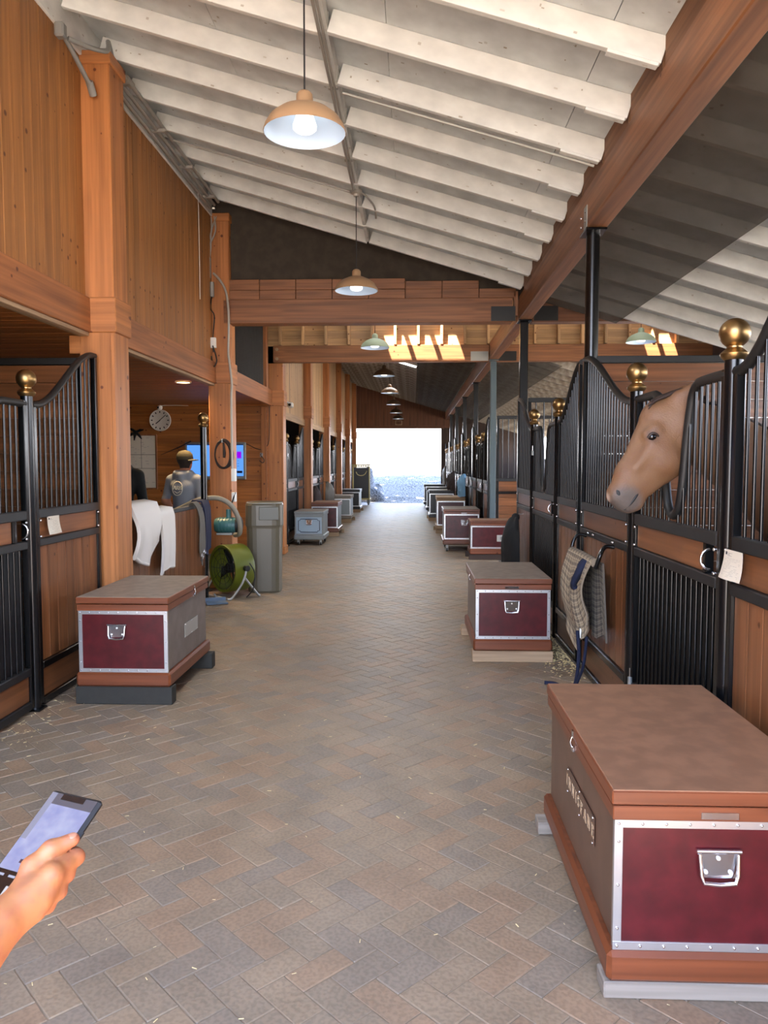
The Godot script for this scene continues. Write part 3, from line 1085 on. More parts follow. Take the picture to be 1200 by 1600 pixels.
func yoke_y(dx: float) -> float:
	dx = absf(dx)
	for k in YOKE.size() - 1:
		if dx <= YOKE[k + 1][0]:
			return lerpf(YOKE[k][1], YOKE[k + 1][1], (dx - YOKE[k][0]) / (YOKE[k + 1][0] - YOKE[k][0]))
	return 2.0

func front_door(label: String, group: String, w: float, at: Vector3, turn: float, latch_left: bool) -> Node3D:
	var t := thing("stall_door", label, "stall door", at, turn, group)
	var path := []
	for s: float in [-1.0, 1.0]:
		var side := []
		for k in range(1 if s > 0 else 0, YOKE.size() - 1):
			side.append(Vector3(w / 2 + s * YOKE[k][0], YOKE[k][1] - 0.02, -0.02))
		side.append(Vector3(w / 2 + s * (w / 2), 1.98, -0.02))
		if s < 0:
			side.reverse()
		path.append_array(side)
	pt(t, "yoke_rail", tube(smooth_path(path, 3), 0.024, 8), M.blackdusty)
	for x in [0.02, w - 0.02]:
		pt(t, "stile", bx(0.04, 1.97, 0.04, 0.004), M.black, Vector3(x, 1.015, -0.02))
	var wi := w - 0.08
	for e in [[1.275, 0.06], [1.085, 0.05], [0.27, 0.05], [0.05, 0.05]]:
		pt(t, "rail", bx(wi, e[1], 0.045, 0.005), M.blackdusty, Vector3(w / 2, e[0], -0.02))
	var lx := 0.16 if latch_left else w - 0.16
	var wx := w / 2 + (0.075 if latch_left else -0.075)
	pt(t, "name_board", bx(wi - 0.17, 0.133, 0.022, 0.003, 0, 2), M.redwood2, Vector3(wx, 1.178, -0.028))
	pt(t, "divider", bx(0.03, 0.14, 0.04, 0.003), M.black, Vector3(lx + (0.02 if latch_left else -0.02), 1.18, -0.02))
	var bail := []
	for k in 13:
		var a := PI * k / 12.0
		bail.append(Vector3(lx + (-0.05 if latch_left else 0.05), 1.18 + 0.045 * cos(a), 0.0 + 0.04 * sin(a)))
	pt(t, "latch_handle", tube(bail, 0.006, 8), M.chrome)
	pt(t, "kick_board", bx(wi - 0.004, 0.168, 0.022, 0.003, 0, 3), M.redwood3, Vector3(w / 2, 0.16, -0.028))
	var n := int(round(wi / 0.07))
	for k in range(1, n):
		var x := 0.04 + wi * k / n
		var h: float = yoke_y(x - w / 2) - 0.03
		if h > 1.34:
			pt(t, "bar", rod(0.008, h - 1.30, 6), M.black, Vector3(x, (h + 1.30) / 2, -0.02))
		pt(t, "bar", rod(0.008, 0.77, 6), M.black, Vector3(x, 0.678, -0.02))
	pt(t, "back_sheet", bx(wi, 0.77, 0.006), M.blackplate, Vector3(w / 2, 0.678, -0.045))  # black sheet standing in for the dark stall interior
	for x in [0.055, w - 0.055]:
		for y in [1.125, 1.23]:
			pt(t, "bolt", ball(0.010, 6), M.chrome, Vector3(x, y, 0.002))
	var hx := w - 0.03 if latch_left else 0.03
	for y in [0.30, 1.72]:
		pt(t, "hinge", rod(0.014, 0.05, 8), M.galvanised, Vector3(hx, y, 0.005))
		pt(t, "hinge_pin", rod(0.006, 0.10, 6), M.chrome, Vector3(hx, y + 0.03, 0.005))
	return t

func ball_post(label: String, group: String, x: float, d: float) -> void:
	var t := thing("ball_post", label, "post", V(x, 0, d), 0, group)
	pt(t, "pipe", rod(0.037, 2.03, 16), M.black, Vector3(0, 1.015, 0))
	if not cache.has("collar"):
		cache["collar"] = lathe([Vector2(0.0, 0), Vector2(0.041, 0.0), Vector2(0.054, 0.014), Vector2(0.056, 0.026), Vector2(0.044, 0.038), Vector2(0.030, 0.05), Vector2(0.03, 0.06), Vector2(0, 0.06)], 20)
	pt(t, "collar", cache["collar"], M.brass, Vector3(0, 2.03, 0))
	pt(t, "finial", ball(0.062, 20), M.brass, Vector3(0, 2.14, 0))
	pt(t, "foot_plate", bx(0.11, 0.012, 0.11, 0.003), M.black, Vector3(0, 0.006, 0))

func roof_post(label: String, d: float, m: String, round_ := true) -> void:
	var t := thing("roof_post", label, "post", V(1.385, 0, d), 0, "black steel posts under the roof beam")
	pt(t, "column", rod(0.052, 3.37, 18) if round_ else bx(0.1, 3.37, 0.1, 0.006), M[m], Vector3(0, 1.685, 0))
	pt(t, "cap_plate", bx(0.16, 0.018, 0.24, 0.003), M[m], Vector3(0, 3.379, 0))
	pt(t, "base_plate", bx(0.15, 0.014, 0.15, 0.003), M[m], Vector3(0, 0.007, 0))

func partition(label: String, x0: float, x1: float, d: float, barred: bool) -> void:
	var t := thing("stall_partition", label, "partition", V((x0 + x1) / 2, 0, d), 0, "partitions between stalls")
	var w := x1 - x0
	var top := 1.30 if barred else 2.38
	var n := int(round(top / 0.14))
	for k in n:
		pt(t, "plank", bx(w - 0.06, top / n - 0.003, 0.04, 0.003, 0, k & 3), M["redwood%d" % ((k * 3) & 3)], Vector3(0, top / n * (k + 0.5), 0))
	pt(t, "top_channel", bx(w, 0.055, 0.06, 0.004), M.blackdusty, Vector3(0, 2.41, 0))
	for s in [-1, 1]:
		pt(t, "channel", bx(0.04, 2.4, 0.05, 0.003), M.black, Vector3(s * (w / 2 - 0.02), 1.2, 0))
	if barred:
		pt(t, "rail", bx(w, 0.055, 0.055, 0.004), M.blackdusty, Vector3(0, 1.325, 0))
		pt(t, "rail", bx(w, 0.05, 0.055, 0.004), M.black, Vector3(0, 1.10, 0))
		var b := int(w / 0.1)
		for k in range(1, b):
			pt(t, "bar", rod(0.009, 1.05, 6), M.black, Vector3(-w / 2 + w * k / b, 1.87, 0))

func build_stalls() -> void:
	var gp := "stall panels with curved top rails"
	var gd := "stall doors with a dip for the horse's neck"
	var gb := "black posts topped with brass balls"
	var R := -PI / 2
	var L := PI / 2
	# the two stalls by the horse: [near post, first ball post, second ball post, far post]
	var names := ["horse's stall", "stall after the horse's"]
	var bays := [[2.45, 3.27, 4.66, 6.10], [6.10, 7.10, 8.53, 9.80]]
	for k in 2:
		var b: Array = bays[k]
		var at_near := ["with a paper notice on its board", "beside the tall round roof post"]
		var at_far := ["with the plaid sheet hung on it", "with the black jacket hung on it"]
		front_panel("stall_panel", "barred panel of the %s, %s" % [["horse's stall", "stall after the horse's"][k], at_near[k]], gp, b[1] - b[0] - 0.09, 2.0, 2.42, V(XR, 0, b[1] - 0.038), R)
		front_door("black barred stall door %s" % ["the horse looks out over", "beyond the horse's, nearest the cross aisle"][k], gd, b[2] - b[1] - 0.08, V(XR, 0, b[2] - 0.04), R, false)
		front_panel("stall_panel", "barred panel of the %s, %s" % [["horse's stall", "stall after the horse's"][k], at_far[k]], gp, b[3] - b[2] - 0.09, 2.42, 2.0, V(XR, 0, b[3] - 0.052), R)
		ball_post("brass-ball post at the latch side of the %s" % names[k], gb, XR + 0.02, b[1])
		ball_post("brass-ball post at the hinge side of the %s" % names[k], gb, XR + 0.02, b[2])
	roof_post("black roof post at the near end of the horse's stall", 2.45, "black")
	roof_post("tall round black roof post between the horse's stall and the next", 6.10, "black")
	roof_post("square black roof post under the dark cross beam", 9.80, "black", false)
	roof_post("square black roof post coloured blue-grey for sky light, under the sunlit beam", 13.44, "black_skylit", false)
	partition("planked partition with black top channel behind the horse", 1.42, 5.08, 6.10, false)
	partition("barred partition along the near side of the cross aisle", 1.46, 5.08, 9.88, true)
	partition("barred partition facing the cross aisle beside the maroon trunks", 1.46, 5.08, 13.5, true)
	# the near stall on the left
	front_panel("stall_panel", "black barred panel with a paper notice beside the timber post and trunk", gp, 1.02, 2.0, 2.45, V(XL, 0, 4.885), L)
	ball_post("black post with brass ball beside the trunk and the timber post", gb, XL - 0.02, 4.84)
	front_door("black barred stall door across the aisle from the horse", gd, 1.24, V(XL, 0, 3.56), L, false)
	ball_post("brass-ball post at the hinges of the door across from the horse", gb, XL - 0.02, 3.52)
	front_panel("stall_panel", "black barred panel across the aisle beside the nearer hinged door", gp, 1.2, 2.45, 2.0, V(XL, 0, 2.28), L)
	partition("planked partition behind the left stall, by the orange timber post", -6.3, -2.62, 6.05, false)
	# half wall of the grooming bay
	var t := thing("half_wall", "low brown boarded wall with black cap and white cloths over it", "wall", V(XL, 0, 6.3), L, "")
	for k in 18:
		pt(t, "plank", bx(0.143, 1.09, 0.03, 0.003, 1, k & 3), M["redwood%d" % ((k * 5) & 3)], Vector3(0.073 + 0.1455 * k, 0.555, -0.02))
	pt(t, "cap", bx(2.63, 0.04, 0.06, 0.005), M.blackdusty, Vector3(1.315, 1.12, -0.02))
	ball_post("black post with brass ball at the end of the low wall by the fan", gb, XL - 0.02, 8.97)
	# the far stalls, both sides: copies of one bay
	var rp := [13.5, 17.15, 20.8, 24.45, 28.1, 31.2]
	var order := ["first", "second", "third", "fourth", "fifth"]
	var pa: Node3D
	var pb: Node3D
	var dr: Node3D
	for k in 5:
		var a: float = rp[k]
		var where := "%s stall past the cross aisle, horse's side" % order[k]
		if k == 0:
			pa = front_panel("stall_panel", "barred panel starting the " + where, gp, 0.88, 2.0, 2.42, V(XR, 0, a + 0.95), R)
			dr = front_door("black barred door of the " + where, gd, 1.28, V(XR, 0, a + 2.33), R, false)
			pb = front_panel("stall_panel", "barred panel ending the " + where, gp, 1.18, 2.42, 2.0, V(XR, 0, a + 3.60), R)
		else:
			copy_of(pa, "stall_panel", "barred panel starting the " + where, V(XR, 0, a + 0.95), R)
			copy_of(dr, "stall_door", "black barred door of the " + where, V(XR, 0, a + 2.33), R)
			copy_of(pb, "stall_panel", "barred panel ending the " + where, V(XR, 0, a + (3.60 if k < 4 else 3.14)), R).scale = Vector3(1.0 if k < 4 else 0.6, 1, 1)
			roof_post("black roof post at the start of the " + where, a, "black", false)
		ball_post("brass-ball post before the door, " + where, gb, XR + 0.02, a + 0.99)
		ball_post("brass-ball post behind the door, " + where, gb, XR + 0.02, a + 2.37)
	for k in 5:
		var a: float = LP[k + 2] + 0.34
		var b: float = LP[k + 3] - 0.03
		var where := "%s stall past the waste bin, office side" % order[k]
		var s := (b - a - 1.36) / 2
		copy_of(pb, "stall_panel", "barred panel starting the " + where, V(XL, 0, a), L).scale = Vector3(s / 1.18, 1, 1)
		ball_post("brass-ball post before the door, " + where, gb, XL - 0.02, a + s + 0.04)
		copy_of(dr, "stall_door", "black barred door of the " + where, V(XL, 0, a + s + 0.08), L)
		ball_post("brass-ball post behind the door, " + where, gb, XL - 0.02, a + s + 1.40)
		copy_of(pa, "stall_panel", "barred panel ending the " + where, V(XL, 0, a + s + 1.44), L).scale = Vector3((b - a - s - 1.44) / 0.88, 1, 1)

# ------------------------------------------------------------------ lamps
func pendant(label: String, at: Vector3, drop: float, shade: String, lit: float) -> void:
	var t := thing("pendant_lamp", label, "lamp", at, 0, "dome pendant lamps along the roof")
	var k := "pend"
	if not cache.has(k):
		cache[k] = lathe([Vector2(0.21, 0.0), Vector2(0.213, 0.004), Vector2(0.205, 0.03), Vector2(0.18, 0.07), Vector2(0.135, 0.105), Vector2(0.08, 0.13), Vector2(0.05, 0.138), Vector2(0.044, 0.15), Vector2(0.042, 0.19), Vector2(0.030, 0.205), Vector2(0.012, 0.212), Vector2(0.0, 0.212)], 32)
		cache[k + "in"] = lathe([Vector2(0.0, 0.118), Vector2(0.07, 0.116), Vector2(0.13, 0.093), Vector2(0.173, 0.062), Vector2(0.199, 0.026), Vector2(0.2095, 0.001)], 32)
		cache[k + "bulb"] = lathe([Vector2(0.0, -0.03), Vector2(0.045, -0.028), Vector2(0.06, -0.015), Vector2(0.062, 0.0), Vector2(0.045, 0.05), Vector2(0.03, 0.085), Vector2(0.0, 0.09)], 20)
		cache[k + "rose"] = lathe([Vector2(0, -0.05), Vector2(0.025, -0.05), Vector2(0.03, -0.03), Vector2(0.055, -0.02), Vector2(0.06, 0), Vector2(0, 0)], 16)
	pt(t, "shade", cache[k], M[shade])
	pt(t, "reflector", cache[k + "in"], M.shadeinner)
	pt(t, "bulb", cache[k + "bulb"], M.bulb, Vector3(0, 0.035, 0))
	pt(t, "cord", rod(0.005, drop, 6), M.cord, Vector3(0, 0.21 + drop / 2, 0))
	pt(t, "ceiling_rose", cache[k + "rose"], M.conduit, Vector3(0, 0.21 + drop, 0))
	var s := SpotLight3D.new()
	s.name = "bulb_light"
	s.light_color = Color(0.94, 0.97, 1.0)
	s.light_energy = lit
	s.light_size = 0.06
	s.spot_angle = 74
	s.spot_angle_attenuation = 1.0
	s.spot_range = 60
	s.spot_attenuation = 2.0
	s.shadow_enabled = true
	s.rotation.x = -PI / 2
	s.position = Vector3(0, -0.005, 0)
	t.add_child(s)

func build_lamps() -> void:
	var x := -0.56
	var y := 3.30
	var ds := [4.05, 7.67, 11.4, 15.0, 18.6, 22.2, 25.8, 29.2]
	var shades := ["shadetan", "shadetan", "shadegreen", "shadedark", "shadetan", "shadedark", "shadedark", "shadedark"]
	var says := ["tan dome pendant hanging over the near aisle", "tan dome pendant hanging before the dark felt gable", "pale green dome pendant before the sunlit beam", "dark dome pendant, first beyond the sunlit beam", "tan dome pendant, second beyond the sunlit beam", "dark dome pendant, third beyond the sunlit beam", "dark dome pendant, fourth beyond the sunlit beam", "dark dome pendant closest to the far doorway"]
	for k in ds.size():
		var top: float = roof_y(x) if k != 2 else 5.14
		pendant(says[k], V(x, y, ds[k]), top - y - 0.21, shades[k], 1.1)
	pendant("pale green dome pendant over the cross aisle behind the horse", V(3.3, 3.36, 11.4), 5.14 - 3.57, "shadegreen", 1.1)
	# fluorescent batten on the far roof
	var t := thing("tube_lamp", "bright white tube lamp fixed under the grey far roof", "lamp", V(-0.42, roof_y(-0.42) - 0.06, 19.0), 0)
	t.rotation.z = -atan(SLOPE)
	pt(t, "housing", bx(1.1, 0.05, 0.16, 0.01), M.white)
	pt(t, "tube", bx(1.06, 0.04, 0.13, 0.015), M.tubelight, Vector3(0, -0.035, 0))
	var a := AreaLight3D.new()
	a.name = "tube_light"
	a.area_size = Vector2(1.0, 0.12)
	a.light_energy = 0.5
	a.shadow_enabled = true
	a.position = Vector3(0, -0.06, 0)
	a.rotation.x = -PI / 2
	t.add_child(a)
	# recessed light in the soffit of the office
	t = thing("soffit_lamp", "round recessed lamp in the boarded soffit above the man", "lamp", V(-2.92, 2.64, 9.75), 0)
	pt(t, "rim", lathe([Vector2(0.06, -0.006), Vector2(0.10, -0.010), Vector2(0.105, 0.004)], 24), M.white)
	pt(t, "lens", lathe([Vector2(0.0, -0.008), Vector2(0.085, -0.008), Vector2(0.09, 0.0)], 24), M.downlight)
	var s := SpotLight3D.new()
	s.name = "lens_light"
	s.light_color = Color(1.0, 0.84, 0.62)
	s.light_energy = 1.2
	s.light_size = 0.08
	s.spot_angle = 75
	s.spot_range = 60
	s.spot_attenuation = 2.0
	s.spot_angle_attenuation = 1.0
	s.shadow_enabled = true
	s.rotation.x = -PI / 2
	s.position = Vector3(0, -0.02, 0)
	t.add_child(s)

# ------------------------------------------------------------------ tack trunks
# x0..x1, d0..d1 is the body; the near end faces the camera. aisle: +1 if the aisle lies towards +x.
func trunk(label: String, x0: float, x1: float, d0: float, d1: float, o: Dictionary) -> Node3D:
	var w := x1 - x0
	var l := d1 - d0
	var t := thing("tack_trunk", label, "trunk", V((x0 + x1) / 2, 0, (d0 + d1) / 2), 0, "tack trunks along the aisle")
	var H: float = o.get("h", 0.66)
	var sk: float = o.get("skid", 0.09)
	var aisle: float = o.get("aisle", 1.0)
	var base := 0.095
	var y0 := sk + base
	var y1 := H - 0.09
	var trim: Material = M[o.get("trim", "trim")]
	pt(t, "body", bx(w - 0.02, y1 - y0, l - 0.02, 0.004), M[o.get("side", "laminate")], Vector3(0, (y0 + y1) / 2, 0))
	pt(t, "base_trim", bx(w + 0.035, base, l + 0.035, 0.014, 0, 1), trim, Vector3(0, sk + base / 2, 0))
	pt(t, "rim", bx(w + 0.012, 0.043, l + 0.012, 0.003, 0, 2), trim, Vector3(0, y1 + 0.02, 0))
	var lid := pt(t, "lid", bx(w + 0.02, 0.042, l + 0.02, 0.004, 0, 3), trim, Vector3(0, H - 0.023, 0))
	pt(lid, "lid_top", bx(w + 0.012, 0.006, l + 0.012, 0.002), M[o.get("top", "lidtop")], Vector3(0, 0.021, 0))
	# near end: coloured panel framed in riveted metal
	var z := l / 2 - 0.004
	pt(t, "end_panel", bx(w - 0.05, y1 - y0 - 0.04, 0.012, 0.0, 1, 1), M[o.get("panel", "maroon")], Vector3(0, (y0 + y1) / 2, z - 0.004))
	var metal: Material = M[o.get("edge", "aluminium")]
	var e := 0.026
	pt(t, "edging", bx(w, e, 0.008, 0.001), metal, Vector3(0, y1 - e / 2, z + 0.002))
	pt(t, "edging", bx(w, e, 0.008, 0.001), metal, Vector3(0, y0 + e / 2, z + 0.002))
	for s in [-1, 1]:
		pt(t, "edging", bx(e, y1 - y0 - 2 * e, 0.008, 0.001), metal, Vector3(s * (w / 2 - e / 2), (y0 + y1) / 2, z + 0.002))
		pt(t, "edging", bx(0.006, y1 - y0, e, 0.001), metal, Vector3(s * (w / 2 - 0.006), (y0 + y1) / 2, z - e / 2 + 0.004))
		for y in 3:
			if o.get("rivets", true):
				pt(t, "rivet", ball(0.005, 6), M.chrome, Vector3(s * (w / 2 - e / 2), y0 + (y1 - y0) * (y + 0.5) / 3.0, z + 0.006))
	if o.get("rivets", true):
		for k in 10:
			for y in [y0 + e / 2, y1 - e / 2]:
				pt(t, "rivet", ball(0.005, 6), M.chrome, Vector3((k - 4.5) * (w - e) / 9.0, y, z + 0.006))
	if o.get("handle", true):
		var hx: float = o.get("handle_x", 0.0)
		var hy: float = y0 + (y1 - y0) * 0.68
		var g := pt(t, "handle_plate", plate(PackedVector2Array([Vector2(-0.062, 0.035), Vector2(0.062, 0.035), Vector2(0.056, 0.012), Vector2(0.052, -0.045), Vector2(-0.052, -0.045), Vector2(-0.056, 0.012)]), 0.004), M.chrome, Vector3(hx, hy, z + 0.005))
		pt(g, "hinge_roll", rod(0.007, 0.13, 8), M.chrome, Vector3(0, 0.038, 0.006), Vector3(0, 0, PI / 2))
		pt(g, "bail", tube([Vector3(-0.056, 0.03, 0.008), Vector3(-0.053, -0.03, 0.018), Vector3(-0.046, -0.052, 0.02), Vector3(0, -0.056, 0.021), Vector3(0.046, -0.052, 0.02), Vector3(0.053, -0.03, 0.018), Vector3(0.056, 0.03, 0.008)], 0.006, 8), M.chrome)
		for q in [Vector2(0, 0.016), Vector2(-0.036, -0.026), Vector2(0.036, -0.026)]:
			pt(g, "rivet", ball(0.0065, 8), M.white, Vector3(q.x, q.y, 0.004))
	if o.get("maker", false):
		pt(t, "maker_plate", bx(0.11, 0.02, 0.004, 0.001), M.chrome, Vector3(o.get("handle_x", 0.0) + 0.0, y1 + 0.017, l / 2 + 0.008))
	# aisle side: name plate and latch
	var sx := aisle * (w / 2 - 0.008)
	if o.has("plate"):
		var pz: float = l / 2 - o.plate
		var py: float = o.get("plate_y", (y0 + y1) / 2)
		var n := pt(t, "name_plate", bx(0.003, 0.10, 0.44 if o.get("big_plate", false) else 0.33, 0.001), M[o.get("plate_mat", "laminategrey")], Vector3(sx + aisle * 0.002, py, pz))
		if o.has("name"):
			var tm := TextMesh.new()
			tm.text = o.name
			tm.font_size = 48
			tm.pixel_size = 0.00125
			tm.depth = 0.002
			var f := SystemFont.new()
			f.font_names = PackedStringArray(["Droid Serif"])
			tm.font = f
			pt(n, "lettering", tm, M.lumber, Vector3(aisle * 0.003, 0, 0), Vector3(0, aisle * PI / 2, 0))
		for a in [-1, 0, 1]:
			for b in [-1, 1]:
				pt(n, "screw", ball(0.004, 6), M.chrome, Vector3(aisle * 0.002, b * 0.043, a * (0.205 if o.get("big_plate", false) else 0.15)))
	if o.has("latch"):
		var lz: float = l / 2 - o.latch
		var g := pt(t, "latch", bx(0.008, 0.03, 0.024, 0.003), M.chrome, Vector3(sx + aisle * 0.017, H - 0.03, lz))
		pt(g, "hasp", tube([Vector3(aisle * 0.004, -0.01, 0), Vector3(aisle * 0.010, -0.03, 0), Vector3(aisle * 0.004, -0.05, 0)], 0.004, 8), M.chrome)
		pt(g, "keeper", bx(0.010, 0.02, 0.026, 0.003), M.chrome, Vector3(0, -0.055, 0))
	# what it stands on
	if o.get("caster", false):
		for a in [-1, 1]:
			for b in [-1, 1]:
				var c := pt(t, "caster", rod(0.032, 0.025, 14), M.blackplate, Vector3(a * (w / 2 - 0.06), 0.032, b * (l / 2 - 0.08)), Vector3(0, 0, PI / 2))
				pt(c, "fork", bx(sk - 0.02, 0.05, 0.03, 0.003), M.galvanised, Vector3(0.032, 0, 0))
	else:
		for b in [-1, 1]:
			var cut := 0.0 if b > 0 else 0.02
			pt(t, "skid", bx(w + 0.05 + cut, sk, 0.09, 0.004, 0, 2), M[o.get("skidmat", "lumber")], Vector3(aisle * cut, sk / 2, b * (l / 2 - 0.035)))
	return t

func front_plate(t: Node3D, at: Vector3, w: float, h: float, text: String) -> void:
	var n := pt(t, "name_plate", bx(w, h, 0.003, 0.001), M.conduit, at)
	var tm := TextMesh.new()
	tm.text = text
	tm.font_size = 48
	tm.pixel_size = h * 0.011
	tm.depth = 0.002
	var f := SystemFont.new()
	f.font_names = PackedStringArray(["Droid Sans"])
	tm.font = f
	pt(n, "lettering", tm, M.ink, Vector3(0, 0, 0.002))

func build_chests() -> void:
	trunk("large maroon trunk with brown top on pale lumber, below the horse's stall notice", 0.60, 1.25, 2.24, 3.33, {h = 0.64, skid = 0.053, skidmat = "greylumber", aisle = -1.0, plate = 0.49, big_plate = true, plate_y = 0.375, plate_mat = "laminate", name = "I N N I S F A N E", latch = 0.55, maker = true, handle_x = -0.02})
	trunk("maroon trunk with chrome handle on a pale board beside the hung plaid sheet", 0.51, 1.11, 6.17, 7.2, {h = 0.68, skid = 0.09, aisle = -1.0, latch = 0.5, maker = true, handle_x = -0.01, side = "laminategrey", top = "lidgrey", trim = "trim"})
	trunk("maroon trunk on a black block below the orange timber post", -2.22, -1.62, 4.97, 5.95, {h = 0.72, skid = 0.12, aisle = 1.0, plate = 0.56, plate_y = 0.41, plate_mat = "conduit", latch = 0.60, side = "laminategrey", top = "lidgrey", skidmat = "blacklumber", handle_x = -0.04})
	# turned to the cross aisle, its long side shows
	var t := trunk("long maroon trunk with pale name plate behind the black jacket", 0.97, 1.95, 12.85, 13.36, {h = 0.66, skid = 0.09, aisle = -1.0, handle = false, skidmat = "darkwood"})
	front_plate(t, Vector3(0.08, 0.36, 0.262), 0.27, 0.11, "BERNI")
	trunk("maroon trunk on casters beside the skylit blue-grey roof post", 0.57, 1.21, 14.0, 15.0, {h = 0.78, skid = 0.13, aisle = -1.0, caster = true, maker = true, top = "lidgrey", handle_x = 0.05})
	trunk("maroon trunk with the pale blue blanket on it", 0.56, 1.2, 17.7, 18.7, {h = 0.84, skid = 0.09, aisle = -1.0, handle = false, top = "lumber", trim = "lumber"})
	trunk("black trunk with the dark brown blanket on it", 0.47, 1.15, 21.6, 22.7, {h = 0.86, skid = 0.10, aisle = -1.0, handle = false, panel = "chestblack", trim = "chestblack", side = "chestgrey", top = "lidgrey"})
	trunk("black trunk second from the far doorway on the horse's side", 0.45, 1.15, 25.0, 26.0, {h = 0.84, skid = 0.1, aisle = -1.0, handle = false, panel = "chestblack", trim = "chestblack", side = "chestblack", top = "lidgrey", caster = true})
	trunk("dark trunk beside the far doorway on the horse's side", 0.42, 1.15, 28.6, 29.6, {h = 0.84, skid = 0.1, aisle = -1.0, handle = false, panel = "chestblack", trim = "chestblack", side = "chestblack", top = "lidgrey", caster = true})
	# office side
	t = trunk("pale grey-blue trunk with navy outlined panel on casters behind the waste bin", -2.32, -1.76, 15.0, 15.9, {h = 0.67, skid = 0.11, aisle = 1.0, panel = "chestblue", trim = "chestgrey", side = "chestgrey", top = "lidgrey", edge = "chestgrey", rivets = false, caster = true})
	var ring := []
	for q in [Vector2(-0.21, 0.10), Vector2(-0.18, 0.10), Vector2(-0.165, 0.13), Vector2(0.165, 0.13), Vector2(0.18, 0.10), Vector2(0.21, 0.10), Vector2(0.21, -0.10), Vector2(0.18, -0.10), Vector2(0.165, -0.13), Vector2(-0.165, -0.13), Vector2(-0.18, -0.10), Vector2(-0.21, -0.10)]:
		ring.append(Vector3(q.x, 0.39 + q.y, 0.456))
	pt(t, "navy_outline", tube(ring, 0.007, 6, true), M.navytrim)
	trunk("maroon trunk behind the grey-blue one on the office side", -2.24, -1.66, 16.9, 17.9, {h = 0.75, skid = 0.09, aisle = 1.0, handle = false, side = "chestgrey"})
	trunk("grey trunk between the maroon and the black one on the office side", -2.22, -1.70, 20.9, 21.9, {h = 0.74, skid = 0.1, aisle = 1.0, handle = false, panel = "chestgrey", trim = "greylumber", side = "chestgrey", top = "lidgrey"})
	trunk("black trunk with pale corner edges before the gilt cabinet", -2.36, -1.76, 25.4, 26.4, {h = 0.76, skid = 0.1, aisle = 1.0, handle = false, panel = "chestblack", trim = "chestblack", side = "chestgrey", top = "lidgrey"})
	# tall gilt cabinet by the doorway
	t = thing("gilt_cabinet", "tall black cabinet with gilt frame and swag by the far doorway", "cabinet", V(-2.0, 0, 30.0), 0)
	pt(t, "body", bx(0.62, 1.2, 0.5, 0.01), M.chestblack, Vector3(0, 0.86, 0))
	for a in [-1, 1]:
		pt(t, "upright", bx(0.05, 1.28, 0.05, 0.005), M.gilt, Vector3(a * 0.315, 0.86, 0.24))
		for b in [-1, 1]:
			pt(t, "foot", bx(0.1, 0.16, 0.1, 0.01), M.chestgrey, Vector3(a * 0.27, 0.14, b * 0.19))
			pt(t, "wheel", rod(0.04, 0.03, 12), M.blackplate, Vector3(a * 0.27, 0.04, b * 0.19), Vector3(0, 0, PI / 2))
	pt(t, "cornice", bx(0.72, 0.05, 0.58, 0.01), M.gilt, Vector3(0, 1.56, 0))
	pt(t, "cornice", bx(0.68, 0.04, 0.54, 0.008), M.gilt, Vector3(0, 1.49, 0))
	for k in 7:
		pt(t, "baluster", bx(0.05, 0.05, 0.02, 0.006), M.gilt, Vector3(-0.27 + 0.09 * k, 1.525, 0.26))
	pt(t, "bottom_rail", bx(0.68, 0.06, 0.54, 0.008), M.gilt, Vector3(0, 0.24, 0))
	pt(t, "swag", tube(smooth_path([Vector3(-0.2, 1.30, 0.26), Vector3(-0.14, 1.19, 0.27), Vector3(0, 1.15, 0.275), Vector3(0.14, 1.2, 0.27), Vector3(0.22, 1.34, 0.26)], 4), 0.016, 8), M.gilt)

